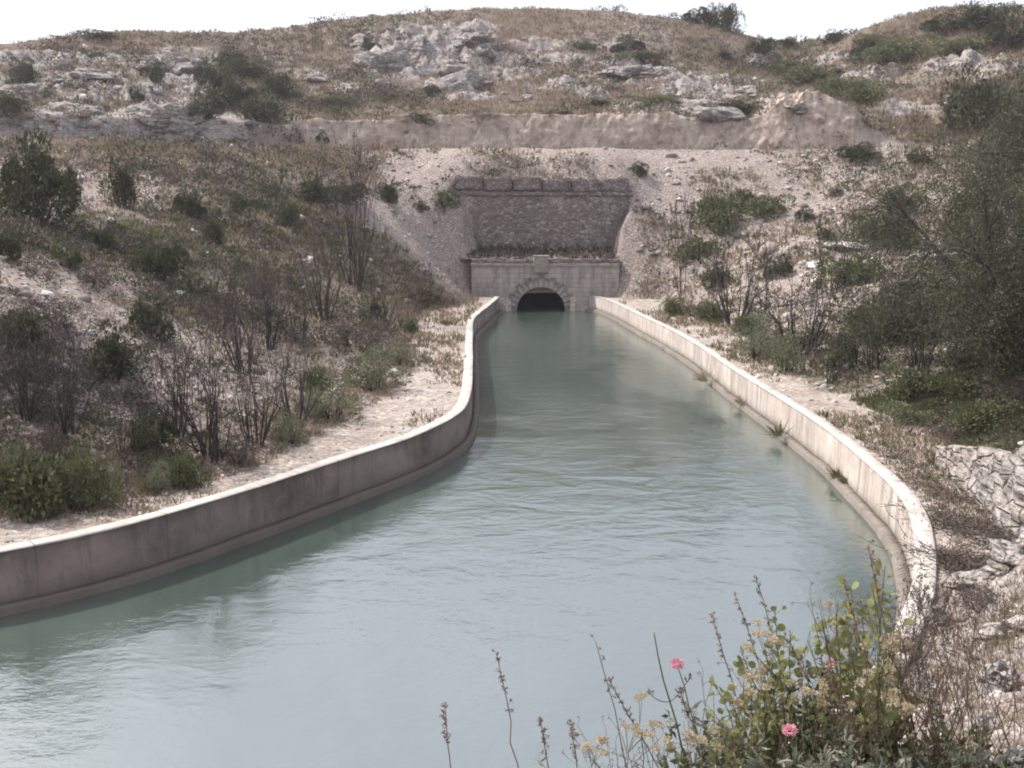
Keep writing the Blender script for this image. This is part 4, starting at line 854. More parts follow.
# the hill
for k, (px, py, w, h, lb) in enumerate([(212, 92, 46, 44, 'dark thicket bush at the upper left of the big hill thicket'), (245, 80, 52, 36, 'dark thicket bush at the top of the big hill thicket'), (275, 100, 48, 42, 'dark thicket bush on the right of the big hill thicket'), (238, 112, 60, 48, 'dark thicket bush in the heart of the big hill thicket'), (205, 122, 44, 42, 'dark thicket bush at the lower left of the big hill thicket'), (262, 122, 56, 40, 'dark thicket bush at the lower right of the big hill thicket'), (228, 66, 40, 24, 'dark thicket bush highest on the hill beside the rock face')]):
    S('dark', px, py, w * .9, h * .68, lb, 'bush', k)
for a in [('dark', 692, 23, 22, 12, 'smallest bush of the three on the skyline, at their left', 0), ('dark', 708, 26, 24, 22, 'middle bush of the three on the skyline', 1), ('dark', 727, 32, 28, 28, 'largest bush of the three on the skyline, at their right', 2), ('dark', 836, 43, 26, 13, 'lone bush on the skyline in the saddle', 3),
          ('dark', 763, 56, 26, 20, 'dark bush below the skyline left of the saddle', 1), ('dark', 788, 47, 24, 10, 'low bush on the skyline just left of the saddle', 2), ('green', 820, 82, 64, 20, 'long green bush on the slope below the saddle', 0), ('green', 860, 102, 56, 22, 'green bush right of the cut mound', 1), ('green', 795, 72, 40, 16, 'green bush under the dark one near the saddle', 2),
          ('dark', 862, 62, 30, 20, 'dark bush on the right hill under the ridge', 3), ('green', 905, 62, 80, 24, 'wide green bush on the ridge of the right hill', 1), ('dark', 985, 30, 60, 26, 'dark bush on the skyline at the top right', 2), ('dark', 945, 34, 44, 18, 'dark bush on the right skyline left of the corner', 0), ('green', 880, 44, 44, 14, 'green bush along the rising right skyline', 0),
          ('dark', 742, 116, 48, 18, 'dark green bush on top of the cut face beside the rock dome', 1), ('dark', 860, 162, 44, 20, 'dark green bush on the terrace below the cut mound', 2), ('dark', 628, 52, 36, 15, 'dark bush in the upper middle of the hill', 0), ('dark', 725, 60, 20, 10, 'small dark bush right of the upper rock shelf', 3), ('green', 655, 105, 50, 12, 'low green growth left of the rock dome', 2),
          ('dark', 980, 130, 66, 60, 'big dark bush above the right end of the terrace', 1), ('dark', 1015, 160, 50, 60, 'dark bush at the right edge beside the terrace', 3), ('dark', 1010, 50, 50, 34, 'dark bush below the skyline in the top right corner', 0), ('dark', 920, 165, 26, 16, 'small dark bush at the right end of the terrace', 0), ('green', 365, 48, 34, 14, 'green bush left of the big outcrop', 0),
          ('dark', 372, 52, 18, 12, 'small dark bush touching the big outcrop', 1), ('dark', 432, 96, 22, 10, 'small dark bush under the big outcrop', 2), ('brown', 495, 62, 46, 20, 'dry bush right of the big outcrop', 0), ('dark', 100, 40, 46, 10, 'low bushes on the left skyline', 2), ('dark', 22, 84, 30, 24, 'dark bush at the far left of the hill', 3), ('dark', 155, 84, 24, 20, 'dark bush on the grey rocks of the left hill', 0),
          ('dark', 90, 60, 26, 10, 'small bush on the pale rock band at the left', 1), ('dark', 8, 118, 36, 26, 'dark bush at the left end of the terrace', 2), ('brown', 400, 100, 60, 14, 'dry growth below the big outcrop', 1), ('green', 330, 106, 44, 14, 'low green growth right of the big thicket', 2), ('dark', 135, 100, 20, 12, 'small dark bush above the low grey slab', 0), ('dark', 600, 108, 30, 10, 'low dark growth on the edge of the cut face', 3), ('dark', 322, 144, 16, 12, 'tiny dark bush on the terrace right of the thicket', 0)]:
    S(a[0], *a[1:6], 'bush', a[6])
# tufts on the wall footing
def tuft(name, px, py, h, label, mat=None, n=70):
    p = PZ(px, py, 0.22); t = thing(name, p, 0, label, 'grass tuft'); mb = MB(); D = rdir(n, up=1.0); D[:, 0] -= .5; D[:, 2] = np.abs(D[:, 2])
    mb.leaves(rng.normal(0, .06, (n, 3)) * np.array([1, 1.6, .3]), D, rdir(n), h * p[1] / 1024 * rng.uniform(.5, 1.1, n), .035); mb.build('blades', mat or M['grass'], t)
for a in [(707, 381, 22, 'dry grass tuft on the footing of the right wall, farthest away', M['straw']), (779, 437, 22, 'thick green grass tuft low on the right wall', None), (838, 477, 14, 'small grass tuft on the right wall footing, left of a pair', None), (847, 483, 14, 'small grass tuft on the right wall footing, right of a pair', None), (741, 404, 12, 'thin tuft on the footing between two bigger ones', M['straw'])]:
    tuft('grass_tuft', a[0], a[1], a[2], a[3], a[4])
M['tree_leaf'] = mat_leaf('greyish_tree_leaf', (0.05, 0.052, 0.03), (0.15, 0.148, 0.09), 0.25, .8)
# ------------------------------------------------------------------ big dry tree at the right
def dry_tree():
    p = hit(1003, 392); t = thing('dry_tree', (p[0] + 1.2, p[1] + 2.2, p[2]), 0, 'big dark half dry tree with drooping twiggy boughs at the right edge', 'tree'); r = np.random.default_rng(5)
    tr = MB(); tips = []; H = 11.5
    tw = MB()
    for k in range(9):
        a = 2 * math.pi * k / 9 + r.uniform(-.3, .3); q = r.uniform(.2, .55); d = np.array([math.cos(a) * q, math.sin(a) * q, 1.0]); pts = [np.array([.25 * math.cos(a), .25 * math.sin(a), -.3])]; d /= np.linalg.norm(d); L = H * r.uniform(.6, .92)
        for j in range(9):
            d = d + r.normal(0, .10, 3) + np.array([math.cos(a), math.sin(a), -.35]) * .022 * j; d /= np.linalg.norm(d); pts.append(pts[-1] + d * L / 9)
        pts = np.array(pts); rr = np.linspace(.15, .03, 10); tr.tube(pts, rr, 6)
        for j in range(2, 10):
            for _ in range(5):
                nd = d * .3 + rdir(1, r)[0] * .9 + np.array([math.cos(a) * .2, math.sin(a) * .2, .05])
                branch(tw, r, pts[j], nd, r.uniform(1.3, 2.6), .035, 2, tips, .6, .22, 3, .007, 3, up=-.14)
    tr.build('trunk', M['bark'], t); tw.build('boughs', M['bark'], t)
    tp = np.array([q[0] for q in tips]); td = np.array([q[1] for q in tips])
    for nm, n, mt, lf in (('foliage', 64000, M['dark_leaf'], .10), ('dry_foliage', 34000, M['tree_leaf'], .09)):
        i = r.integers(0, len(tp), n); f = MB(); C = tp[i] + rdir(n, r) * (r.uniform(0, 1, (n, 1)) ** .6) * np.where(i % 3 == 0, .75, .36)[:, None]
        f.leaves(C, td[i] * .4 + rdir(n, r), rdir(n, r), lf * r.uniform(.6, 1.5, n), lf * .5); f.build(nm, mt, t)
    t.scale = (.8, .9, 1.0)
dry_tree()
# ------------------------------------------------------------------ dry stone wall and brushwood by the right path
def stone_wall():
    base = [gp(932, 463), gp(950, 478), gp(985, 512), gp(1004, 537), gp(1040, 556)]; ln = smooth_line(base, .1)
    t = thing('dry_stone_wall', (ln[0][0], ln[0][1], ZPATH), 0, 'pale dry stone wall holding the bank beside the right hand path', 'stone wall'); mb = MB(); r = np.random.default_rng(3)
    seg = np.concatenate([[0], np.cumsum(np.linalg.norm(np.diff(ln, axis=0), axis=1))]); L = seg[-1]
    T = np.gradient(ln, axis=0); T /= np.linalg.norm(T, axis=1, keepdims=True)
    def at(q): return np.array([np.interp(q, seg, ln[:, 0]), np.interp(q, seg, ln[:, 1])])
    def tn(q): v = np.array([np.interp(q, seg, T[:, 0]), np.interp(q, seg, T[:, 1])]); return v / np.linalg.norm(v)
    def topz(q): return np.interp(q, [0, .35 * L, .75 * L, L], [.5, 1.15, 1.65, 1.55])
    nq, nz = 150, 34; qs = np.linspace(0, L, nq); V = np.zeros((nz + 5, nq, 3))
    for i, q in enumerate(qs):
        p = at(q); d = tn(q); n = np.array([d[1], -d[0]]); n = n if n[0] > 0 else -n; tz = topz(q) + .09 * float(fbm(np.array([q * 1.7]), np.array([.3]), octv=3, seed=5)[0])
        for r_ in range(nz + 5):
            if r_ < nz: z = -.25 + (tz + .25) * r_ / (nz - 1); o = .1 * z
            else: z = tz - .03 * (r_ - nz + 1) + .06; o = .1 * tz + .16 * (r_ - nz + 1)
            V[r_, i] = (p[0] + n[0] * o - ln[0][0], p[1] + n[1] * o - ln[0][1], z)
    a1 = np.broadcast_to(qs, V.shape[:2]); cell = vnoise(a1 * 3.1, V[..., 2] * 4.2, seed=31) * .5 + fbm(a1 * 1.3, V[..., 2] * 1.5, octv=4, seed=33)
    V[..., 0] -= .13 * (np.round(cell * 5) / 5 * .7 + .3 * cell) + .05 * fbm(a1 * 5, V[..., 2] * 2.0, octv=3, seed=39); V[..., 2] += .04 * fbm(a1 * 4, V[..., 2] * 4, octv=2, seed=35)
    ii = np.arange(nz + 4)[:, None] * nq; jj = np.arange(nq - 1)[None]
    mb.add(V.reshape(-1, 3), np.stack([ii + jj, ii + jj + 1, ii + nq + jj + 1, ii + nq + jj], -1).reshape(-1, 4)); mb.build('stones', M['rock'], t, False)
    bk = MB(); V = []
    for q in np.linspace(0, L, 40):
        p = at(q); d = tn(q); n = np.array([d[1], -d[0]]); n = n if n[0] > 0 else -n
        for z, o in ((-.3, .3), (topz(q) - .2, .3 + .1 * topz(q)), (topz(q) - .2, .75), (-.3, .75)): V.append((p[0] + n[0] * o - ln[0][0], p[1] + n[1] * o - ln[0][1], z))
    bk.add(V, [[i * 4 + j, i * 4 + (j + 1) % 4, i * 4 + 4 + (j + 1) % 4, i * 4 + 4 + j] for i in range(39) for j in range(4)]); bk.build('earth_core', M['ledge'], t)
M['pale_rubble'] = mat_rubble_wall(1.5)
M['wallstone'] = plain('pale_wall_stone', (0.12, 0.105, 0.1), (0.36, 0.33, 0.31), 2.6, .92, .8, .7)
stone_wall()
def brush(px, py, lx, ly, n, rz, label):
    p = hit(px, py); t = thing('brush_pile', p, rz, label, 'brushwood'); mb = MB(); r = np.random.default_rng(int(px))
    for k in range(n):
        c = np.array([r.normal(0, lx * .42), r.normal(0, ly * .42), 0]); a = r.uniform(0, 6.28); L = r.uniform(.25, .8); pts = [c + np.array([0, 0, r.uniform(.0, .12)])]; d = np.array([math.cos(a), math.sin(a), r.normal(.02, .1)])
        for j in range(4): d = d + r.normal(0, .16, 3); pts.append(pts[-1] + d * L / 4)
        mb.tube(pts, np.linspace(.012, .004, 5), 3)
    mb.build('twigs', M['twig'], t); n2 = n * 6; f = MB(); f.leaves(np.stack([r.normal(0, lx * .45, n2), r.normal(0, ly * .45, n2), r.uniform(.0, .1, n2)], 1), rdir(n2, r), rdir(n2, r), r.uniform(.06, .16, n2), .03); f.build('dead_leaves', M['brown_leaf'], t)
brush(960, 565, .9, 1.2, 240, .3, 'dark heap of dead brushwood at the end of the right path'); brush(965, 528, 1.0, 2.2, 260, .2, 'brown brushwood strewn along the foot of the dry stone wall'); brush(940, 492, .8, 2.2, 110, .1, 'thin brushwood scattered where the dry stone wall begins'); brush(900, 458, .7, 3.0, 60, 0.05, 'dry litter of twigs on the path beyond the dry stone wall')

# ------------------------------------------------------------------ plants on the near bank
M['round_leaf'] = mat_leaf('yellow_green_round_leaf', (0.10, 0.115, 0.042), (0.27, 0.285, 0.13), 0.45, 6, .5)
M['silver_leaf'] = mat_leaf('silvery_green_leaf', (0.085, 0.10, 0.07), (0.27, 0.285, 0.225), 0.3, 6, .42)
M['stalk_dry'] = mat_bark('dry_stalk', (0.07, 0.045, 0.034), (0.17, 0.12, 0.085), 30)
M['stalk_green'] = mat_bark('green_stalk', (0.055, 0.06, 0.03), (0.11, 0.105, 0.055), 30)
M['seed'] = mat_leaf('dry_seed_head', (0.07, 0.042, 0.034), (0.20, 0.135, 0.10), .3, 8)
M['cream'] = mat_leaf('cream_floret', (0.30, 0.24, 0.15), (0.58, 0.50, 0.36), .4, 8)
M['pink'] = mat_leaf('pink_floret', (0.50, 0.15, 0.23), (0.78, 0.42, 0.50), .4, 20)
def rleaves(mb, C, D, N, size, k=9):
    C = np.asarray(C, float); D = D / (np.linalg.norm(D, axis=1, keepdims=True) + 1e-9); S = np.cross(D, N); S /= (np.linalg.norm(S, axis=1, keepdims=True) + 1e-9); U = np.cross(S, D); n = len(C)
    a = np.linspace(0, 2 * math.pi, k, endpoint=False); size = np.broadcast_to(size, (n,))[:, None]; V = []
    for q in a:
        c, s_ = math.cos(q), math.sin(q); rx = .5 - .5 * c * (1.0 if c < 0 else .96)
        V.append(C + D * size * (.5 - .5 * c) + S * size * .48 * s_ * (1 - .18 * c) + U * size * .16 * abs(s_))
    V.append(C + D * size * .45); V = np.stack(V, 1).reshape(-1, 3); F = np.array([[j, (j + 1) % k, k] for j in range(k)])
    mb.add(V, (F[None] + (np.arange(n) * (k + 1))[:, None, None]).reshape(-1, 3))
def curve_pts(a, b, bend, n=9, r=None):
    t = np.linspace(0, 1, n)[:, None]; return a + (b - a) * t + np.asarray(bend) * (t * (1 - t) * 4) + (r.normal(0, .006, (n, 3)) * np.sin(t * 3.14) if r is not None else 0)
def root_tip(rx, tip, Y, dY=0.0):
    x = P(rx, 768, Y)[0]; z = float(terrain(np.array([x]), np.array([Y]))[0][0]) - .04; return np.array([x, Y, z]), P(tip[0], tip[1], Y + dY)
def stalk(rx, tip, Y, label, kind='seed', rad=.0045, mat='stalk_dry', bend=(0.02, 0, 0), seed=0, name='dry_stalk', cat='dry stalk', heads=16, leaves=0):
    r = np.random.default_rng(int(tip[0] * 7 + tip[1])); a, b = root_tip(rx, tip, Y); t = thing(name, a, 0, label, cat); b = b - a; pts = curve_pts(np.zeros(3), b, bend, 10, r)
    mb = MB(); mb.tube(pts, np.linspace(rad, rad * .45, 10), 5); L = np.linalg.norm(b); d = b / L
    sd = MB()
    if kind in ('seed', 'bare'):
        sd.tube(pts[5:], np.linspace(rad * .72, rad * .5, 5), 5)
        nh = heads if kind == 'seed' else 5
        for k in range(nh):
            f = 1 - .34 * (k / nh) ** 1.1 * r.uniform(.7, 1.1); i = f * 9; i0 = min(int(i), 8); p = pts[i0] + (pts[i0 + 1] - pts[i0]) * (i - i0); q = p + (rdir(1, r)[0] * .5 + d * .6) * .035 * r.uniform(.5, 1.4); sd.tube([p, (p + q) / 2 + rdir(1, r)[0] * .004, q], [.0014, .0012, .001], 3)
            m = 7; sd.leaves(q + rdir(m, r) * .006, rdir(m, r) + d * .4, rdir(m, r), r.uniform(.008, .02, m), .008)
    if kind == 'fork':
        for sg in (-1, 1):
            sd = MB()
            p = pts[6]; q = p + np.array([sg * .085 - .01, r.normal(0, .02), .055 + .05 * (sg > 0)]); mb.tube(curve_pts(p, q, (0, 0, -.012), 5), [.002] * 5, 4)
            for k in range(7):
                e = q + (rdir(1, r)[0] * .5 + np.array([sg * .2, 0, 1])) * .028; sd.tube([q, (q + e) / 2 + rdir(1, r)[0] * .006, e], [.0011] * 3, 3); sd.leaves(np.repeat(e[None], 4, 0), rdir(4, r), rdir(4, r), .011, .006)
            sd.build('seed_head', M['seed'], t); sd = MB()
    mb.build('stem', M[mat], t)
    if sd.n: sd.build('seed_head', M['seed'], t)
    if leaves:
        lf = MB(); i = r.uniform(0, 7, leaves); i0 = i.astype(int); p = pts[i0] + (pts[i0 + 1] - pts[i0]) * (i - i0)[:, None]; D = rdir(leaves, r) * .8 + d * .6; lf.leaves(p, D, rdir(leaves, r), r.uniform(.035, .07, leaves), .016); lf.build('leaves', M['silver_leaf'], t)
    return t
for a in [(470, (445, 706), 5.0, 'dry reddish seed stalk standing farthest left over the water'), (527, (497, 655), 5.2, 'tall dry stalk with curled pods, second from the left over the water'), (560, (541, 722), 4.9, 'short dry stalk with hooked pods beside a bushy one'), (578, (571, 724), 5.1, 'short bushy dry stalk left of the bare leaning stalk'),
          (632, (712, 615), 5.4, 'tall seed stalk leaning left over the water, above the round leaves'), (800, (738, 602), 5.6, 'dark leaning seed stalk in the middle of the round leaves'), (808, (756, 579), 5.8, 'long dark seed stalk leaning far left above the round leaves'), (935, (868, 546), 5.0, 'tallest dark dry stalk crossing the concrete wall end'), (925, (846, 590), 4.8, 'dark dry stalk rising through the round leaves'),
          (960, (915, 590), 6.2, 'thin dry stalk in front of the gap behind the wall'), (975, (940, 583), 6.6, 'thin dry stalk over the pale rock at the path end'), (1000, (958, 585), 6.8, 'twin thin stalk right of the pale rock'), (1015, (1003, 592), 6.0, 'thin dry stalk leaning at the right edge'), (700, (610, 682), 5.0, 'dry stalk with feathery pods among cream flowers'),
          (745, (680, 690), 4.7, 'brown stalk rising behind the lower pink flower'), (880, (788, 640), 4.9, 'brown dry stalk through the middle of the plants'), (905, (820, 660), 4.5, 'short brown stalk in the silvery leaves'), (948, (890, 655), 4.6, 'brown stalk with pods in front of the brown brush')]:
    r_ = rng.uniform(-.03, .03); stalk(a[0] if a[0] != 632 else 770, a[1], a[2], a[3], bend=(r_, 0, .01), heads=18)
stalk(634, (596, 643), 5.1, 'bare thin stalk leaning left between seed stalks and cream flowers', 'bare', .004, 'stalk_green', (0.03, 0, 0))
stalk(718, (654, 633), 4.6, 'thick green stalk with two forked dry heads beside the upper pink flower', 'fork', .0065, 'stalk_green', (-.03, 0, 0), name='forked_stalk', cat='plant stalk', leaves=10)
def flower(rx, tip, Y, label, size=.026, n=220, leaves=26):
    r = np.random.default_rng(int(tip[0])); a, b = root_tip(rx, tip, Y); t = thing('pink_flower', a, 0, label, 'flower'); b = b - a; pts = curve_pts(np.zeros(3), b, (.03, 0, -.01), 9, r)
    mb = MB(); mb.tube(pts, np.linspace(.0045, .0025, 9), 5); mb.build('stem', M['stalk_green'], t)
    f = MB(); d = rdir(n, r, .4); f.leaves(b + d * np.array([1.15, 1.15, .75]) * size * r.uniform(.4, 1, (n, 1)), d + rdir(n, r) * .5, rdir(n, r), .012, .009); f.build('flower_head', M['pink'], t)
    lf = MB(); i = r.uniform(0, 6, leaves); i0 = i.astype(int); p = pts[i0] + (pts[i0 + 1] - pts[i0]) * (i - i0)[:, None]; lf.leaves(p, rdir(leaves, r) * .8 + np.array([0, 0, .5]), rdir(leaves, r), r.uniform(.05, .09, leaves), .022); lf.build('leaves', M['silver_leaf'], t)
flower(715, (677, 664), 4.6, 'pink flower head standing highest over the water beside the forked stalk'); flower(800, (790, 730), 4.3, 'pink flower low among the silvery leaves'); flower(850, (831, 663), 4.8, 'small pink flower half hidden in the round leaves', .018, 120)
def cream(rx, tip, Y, label, heads=5, spread=.07, n=90):
    r = np.random.default_rng(int(tip[0] + tip[1])); a, b = root_tip(rx, tip, Y); t = thing('cream_umbel', a, 0, label, 'flower'); b = b - a; mb = MB(); f = MB(); pts = curve_pts(np.zeros(3), b * .8, (.02, 0, 0), 8, r); mb.tube(pts, np.linspace(.004, .002, 8), 5)
    for k in range(heads):
        e = b + r.normal(0, 1, 3) * np.array([1, 1, .45]) * spread; mb.tube(curve_pts(pts[-1], e, (0, 0, .01), 5), [.0015] * 5, 3); d = rdir(n, r, .5); f.leaves(e + d * np.array([1, 1, .5]) * .026 * r.uniform(.3, 1, (n, 1)), d + rdir(n, r) * .6, rdir(n, r), .011, .008); f.build('flower_head', M['cream'], t); f = MB()
    mb.build('stem', M['stalk_green'], t)
for a in [(640, (640, 697), 5.0, 'single cream flower highest of the pale ones over the water', 2, .015), (615, (632, 730), 4.9, 'cluster of cream flowers over the water at bottom centre', 6, .05), (590, (592, 745), 4.7, 'cream flowers farthest left at the bottom edge', 5, .05), (745, (735, 690), 4.9, 'faded cream umbel left of the round leaves', 7, .06), (790, (758, 675), 5.0, 'faded cream umbel in the left of the round leaves', 6, .05),
          (830, (815, 690), 4.7, 'faded cream umbel right of the lower pink flower', 8, .07), (900, (885, 640), 5.2, 'faded cream umbel near the wall end', 6, .05), (700, (700, 735), 4.5, 'pale cream umbel above the silvery leaves at bottom', 6, .05), (925, (900, 690), 4.9, 'straw coloured umbel in the brown stalks', 6, .06), (850, (838, 620), 5.2, 'cream umbel high in the round leaves', 6, .05)]:
    cream(*a)
def round_plant(rx, tips, Y, label, size=.05, per=38):
    r = np.random.default_rng(int(rx + tips[0][0])); a, _ = root_tip(rx, tips[0], Y); t = thing('round_leaf_plant', a, 0, label, 'plant'); st = MB(); lf = MB()
    for tp in tips:
        b = P(tp[0], tp[1], Y + r.uniform(-.25, .3)) - a; pts = curve_pts(np.zeros(3), b, (r.uniform(-.05, .08), 0, .03), 12, r); st.tube(pts, np.linspace(.005, .002, 12), 4); n = per
        i = 10.9 * (1 - r.uniform(0, .8, n) ** 1.15); i0 = i.astype(int); p = pts[i0] + (pts[i0 + 1] - pts[i0]) * (i - i0)[:, None]; D = rdir(n, r) * np.array([1, .8, .6]) + np.array([0, 0, .25]); pe = p + D * r.uniform(.015, .05, (n, 1))
        for u, v in zip(p, pe): st.tube([u, v], [.0013, .001], 3)
        rleaves(lf, pe, D, rdir(n, r, .6), size * r.uniform(.55, 1.2, n))
    st.build('stems', M['stalk_green'], t); lf.build('leaves', M['round_leaf'], t)
round_plant(880, [(885, 566), (872, 590), (850, 586), (862, 618), (845, 610)], 5.0, 'round leaved plant climbing highest, in front of the wall end')
round_plant(850, [(838, 600), (822, 622), (808, 640), (835, 645), (850, 660)], 5.1, 'round leaved plant left of the highest one')
round_plant(800, [(775, 612), (790, 630), (800, 655), (770, 650)], 5.3, 'round leaved plant reaching out over the water with yellowish tips', .045)
round_plant(770, [(740, 650), (752, 668), (765, 690), (780, 675)], 5.1, 'round leaved plant at the left of the leafy mass', .045)
round_plant(730, [(718, 690), (712, 715), (728, 730), (745, 720)], 4.8, 'lowest round leaved plant under the forked stalk', .042)
round_plant(890, [(878, 640), (900, 625), (880, 670), (860, 690)], 4.8, 'round leaved plant beneath the highest one, near the dry brush', .045)
def silver(rx, Y, h, label, stems=20, spread=.30, mat='silver_leaf', ln=.06, wd=.012, per=34):
    x = P(rx, 768, Y)[0]; z = float(terrain(np.array([x]), np.array([Y]))[0][0]); r = np.random.default_rng(int(rx * 3 + Y * 10)); t = thing('silvery_plant' if mat == 'silver_leaf' else 'leafy_herb', (x, Y, z), 0, label, 'plant'); st = MB(); lf = MB()
    for k in range(stems):
        a = np.array([r.normal(0, spread * .5), r.normal(0, spread * .5), -.03]); b = a + np.array([r.normal(0, .12), r.normal(0, .12), h * r.uniform(.6, 1.1)]); pts = curve_pts(a, b, (r.normal(0, .03), r.normal(0, .03), 0), 8, r); st.tube(pts, np.linspace(.0035, .0015, 8), 4)
        i = r.uniform(1, 6.99, per); i0 = i.astype(int); p = pts[i0] + (pts[i0 + 1] - pts[i0]) * (i - i0)[:, None]; lf.leaves(p, rdir(per, r, .45), rdir(per, r), ln * r.uniform(.6, 1.3, per), wd * r.uniform(.8, 1.4, per))
    st.build('stems', M['stalk_green'], t); lf.build('leaves', M[mat], t)
for a in [(700, 4.7, .34, 'silvery leaved plant at the bottom edge left of the lower pink flower'), (745, 4.5, .36, 'silvery leaved plant under the round leaves at bottom'), (790, 4.3, .36, 'silvery leaved plant around the lower pink flower'), (835, 4.2, .36, 'silvery leaved plant with shining leaves at bottom right of centre'), (880, 4.3, .34, 'silvery leaved plant under the tallest dark stalk'),
          (925, 4.3, .30, 'silvery leaved plant left of the corner boulder'), (965, 4.6, .28, 'silvery leaved plant against the corner boulder'), (665, 4.9, .26, 'small silvery plant at the bottom under the cream flowers')]:
    silver(*a)
for a in [(770, 5.0, .48, 'green leafy herb filling the middle of the plants'), (820, 4.8, .46, 'green leafy herb beneath the round leaves'), (865, 4.8, .42, 'green leafy herb behind the silvery leaves'), (720, 5.0, .42, 'green leafy herb under the upper pink flower'), (915, 4.9, .36, 'green herb among dry stalks on the right'), (955, 5.3, .3, 'green herb before the pale rocks')]:
    silver(*a, mat='mid_leaf', ln=.055, wd=.024)
def near_brush(px, py, w, h, label, k):
    p = hit(px, py); u = p[1] / 1024; pr = bare_shrub('dry_brush', 700 + k, M['brown_leaf'], 13, 1.0, 1800, .5, .05, .8, .008)
    pr.location = (p[0], p[1], p[2] - .03); pr.scale = (w * u / 1.1, w * u / 1.1, h * u); setp(pr, label, 'dry brush')
near_brush(915, 668, 80, 78, 'tangle of brown dry brush beside the end of the concrete wall', 0); near_brush(955, 650, 70, 54, 'brown dry brush on the rocks below the path end', 1); near_brush(880, 705, 70, 80, 'brown dry brush in front of the wall end, among stalks', 2); near_brush(935, 720, 80, 66, 'brown dry brush on the pale rubble at lower right', 3); near_brush(1000, 625, 50, 40, 'straw brown brush on the rock ledge at the right edge', 4)
for a in [(760, 5.4, .62, 'tall green herb behind the left round leaves'), (805, 5.4, .72, 'tall green herb behind the yellowish round leaves'), (848, 5.3, .74, 'tall green herb behind the highest round leaves'), (885, 5.3, .62, 'tall green herb beside the tangle of dry brush'), (690, 5.3, .40, 'low green herb below the cream flowers at the bottom edge')]:
    silver(*a, mat='mid_leaf', ln=.06, wd=.03, stems=20, per=30)
def leafy_tree(px, py, w, h, label, seed, mat):
    p = hit(px, py); u = p[1] / 1024; r = np.random.default_rng(seed); t = thing('leafy_tree', p, 0, label, 'tree'); W, H = w * u / 2, h * u
    s = MB(); tips = []
    for k in range(4):
        a = r.uniform(0, 6.28); branch(s, r, (.15 * math.cos(a), .15 * math.sin(a), -.3), np.array([math.cos(a) * .4, math.sin(a) * .4, 1.]), H * .5, .13, 3, tips, .5, .12, 3, .012, 5)
    s.build('trunk', M['bark'], t); f = MB(); cloud(f, r, 16000, (W, W, H * .62), .15, 22, .34, base=.3); C = f.v[0]
    C[:, 2] += H * .12; f.build('crown', mat, t)
leafy_tree(1010, 275, 130, 150, 'dense dark green tree rising behind the big dry tree at the right edge', 4, M['dark_leaf']); leafy_tree(968, 262, 70, 74, 'smaller dark tree left of the dense one at the right edge', 6, M['brown_leaf'])
for a in [(780, (770, 640), 5.0, 'faded cream umbel between the two leaning seed stalks', 9, .07), (870, (865, 655), 4.7, 'large straw coloured umbel in front of the dry brush', 10, .09), (890, (880, 705), 4.5, 'straw coloured umbel low among brown stalks', 10, .09), (660, (662, 740), 4.8, 'cream umbel at the bottom edge under the forked stalk', 6, .05)]:
    cream(*a)
for a in [(455, 70, 60, 30, 'rounded pale outcrop in the heart of the summit crags', 3), (412, 48, 46, 26, 'ribbed grey slab leaning left among the summit crags', 4), (500, 48, 36, 16, 'low grey rib of rock right of the summit crags', 1), (440, 30, 36, 16, 'grey crag on the skyline at the top of the hill', 0), (378, 84, 34, 14, 'pale rock block at the lower left of the summit crags', 5), (478, 84, 40, 18, 'pale broken rock at the lower right of the summit crags', 2),
          (745, 92, 40, 14, 'pale rock behind the smooth grey dome', 4), (660, 92, 40, 16, 'pale rock step left of the smooth grey dome', 0), (25, 92, 50, 20, 'grey tilted slab at the far left of the hill', 1), (150, 66, 46, 18, 'tilted grey slab under the left skyline beside the steep face', 3), (60, 80, 44, 14, 'long thin rock rib at the left of the hill', 2), (575, 66, 34, 12, 'pale ledge of rock in the upper middle of the hill', 5), (800, 108, 30, 12, 'rubble block on the crest of the cut mound', 1)]:
    boulder(*a, name='rock_outcrop', cat='rock outcrop', sink=0.66)
S('brown', 955, 462, 44, 16, 'dry weeds hanging over the start of the dry stone wall', k=0); S('grey', 1000, 462, 56, 18, 'grey weeds along the top of the dry stone wall', k=1); S('brown', 1010, 545, 50, 22, 'dry weeds on the rock ledge below the dry stone wall', k=1); S('brown', 985, 610, 60, 24, 'dry weeds between the rock ledges at the right edge', k=0)
for a in [('green', 690, 118, 40, 10, 'green growth on the edge of the cut face under the rock dome', 0), ('dark', 560, 118, 26, 9, 'dark tuft on the middle of the cut face edge', 1), ('brown', 480, 120, 40, 10, 'dry growth on the left part of the cut face edge', 0), ('green', 836, 100, 34, 12, 'green growth on the right shoulder of the cut mound', 1), ('dark', 420, 125, 30, 12, 'dark growth at the left end of the cut face', 2), ('green', 640, 60, 44, 10, 'green patch high on the hill right of the middle', 2), ('green', 585, 50, 36, 9, 'green patch near the middle of the skyline', 1), ('green', 845, 90, 54, 16, 'green scrub between the mound and the right ridge', 0), ('green', 960, 55, 60, 20, 'green scrub on the flank of the right ridge', 2)]:
    S(a[0], *a[1:6], 'bush', a[6])
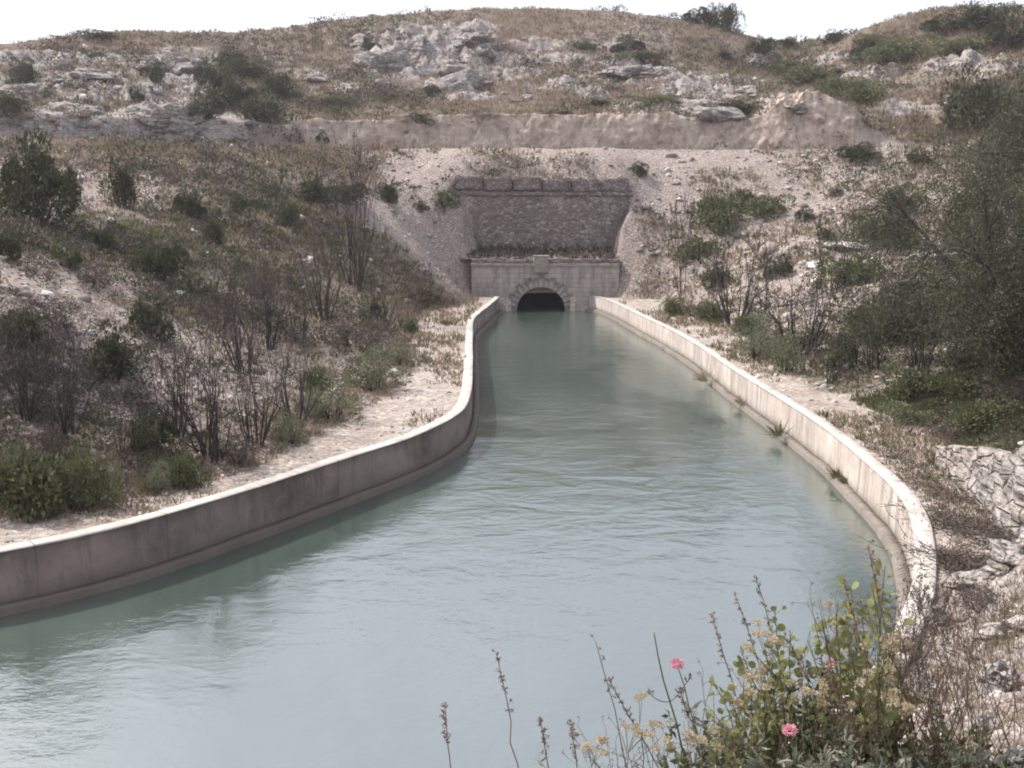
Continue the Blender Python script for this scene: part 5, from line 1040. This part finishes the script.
def near_grass():
    d0 = np.hypot(G['x'], G['y']); w = okz * screen_area() * (d0 < 19) * (d0 > 5.5) * (G['s'] > .3) * (G['x'] > 2) * np.clip(.35 + fbm(G['x'] * 1.1, G['y'] * 1.1, seed=171) * 1.6, 0, 1); w = np.minimum(w, 12)
    N = 1500; p, d, i = sample(w, N); b = 12; n = N * b; P0 = np.repeat(p, b, 0); a = rng.uniform(0, 6.28, n); q = rng.uniform(0, .07, n); P0 = P0 + np.stack([np.cos(a) * q, np.sin(a) * q, 0 * a - .01], 1)
    D = np.stack([np.cos(a) * rng.uniform(.1, .9, n), np.sin(a) * rng.uniform(.1, .9, n), np.ones(n)], 1); kk = np.repeat(np.clip(d / 10, .7, 1.6), b)
    g = rng.uniform(0, 1, n) < .35
    for nm, sel, mt, lb in (('near_dry_grass', ~g, M['straw'], 'thin dry grass between the rocks of the near bank'), ('near_green_grass', g, M['grass'], 'thin green grass between the rocks of the near bank')):
        mb = MB(); m = sel.sum(); mb.leaves(P0[sel], D[sel], rdir(m), .17 * kk[sel] * rng.uniform(.5, 1.3, m), .007 * kk[sel]); o = mb.build(nm, mt); setp(o, lb, 'grass', None, 'stuff')
near_grass()
def tangle(rx, Y, tipbox, n, label, seed):
    r = np.random.default_rng(seed); a, _ = root_tip(rx, (tipbox[0], tipbox[1]), Y); t = thing('dry_stem_tangle', a, 0, label, 'dry stems'); mb = MB(); sd = MB()
    for k in range(n):
        b0 = np.array([r.normal(0, .16), r.normal(0, .16), -.02]); e = P(r.uniform(tipbox[0], tipbox[2]), r.uniform(tipbox[1], tipbox[3]), Y + r.normal(0, .2)) - a; pts = curve_pts(b0, e, (r.normal(0, .06), r.normal(0, .06), r.normal(.02, .03)), 9, r); mb.tube(pts, np.linspace(.0032, .0011, 9), 4)
        for q in range(4):
            i = r.integers(4, 9); f = pts[i] + rdir(1, r, .4)[0] * r.uniform(.03, .09); mb.tube(curve_pts(pts[i], f, rdir(1, r)[0] * .01, 4), [.0012] * 4, 3); m = 5; sd.leaves(f + rdir(m, r) * .006, rdir(m, r), rdir(m, r), r.uniform(.006, .016, m), .006)
    for k_, fl in sd.f.items(): mb.f.setdefault(k_, []).extend([q_ + mb.n for q_ in fl])
    mb.v += sd.v; mb.n += sd.n; mb.build('stems', M['stalk_dry'], t)
tangle(860, 4.7, (800, 590, 900, 690), 34, 'tangle of thin dry stems through the round leaves', 1); tangle(930, 4.9, (880, 590, 980, 690), 40, 'tangle of thin dry stems against the brown brush at right', 2); tangle(745, 4.7, (680, 660, 790, 740), 30, 'tangle of thin dry stems among the cream flowers', 3); tangle(990, 5.2, (950, 600, 1024, 700), 26, 'tangle of thin dry stems in front of the pale rocks', 4); tangle(640, 4.9, (560, 715, 690, 765), 18, 'low tangle of thin dry stems at the bottom under the cream flowers', 5)
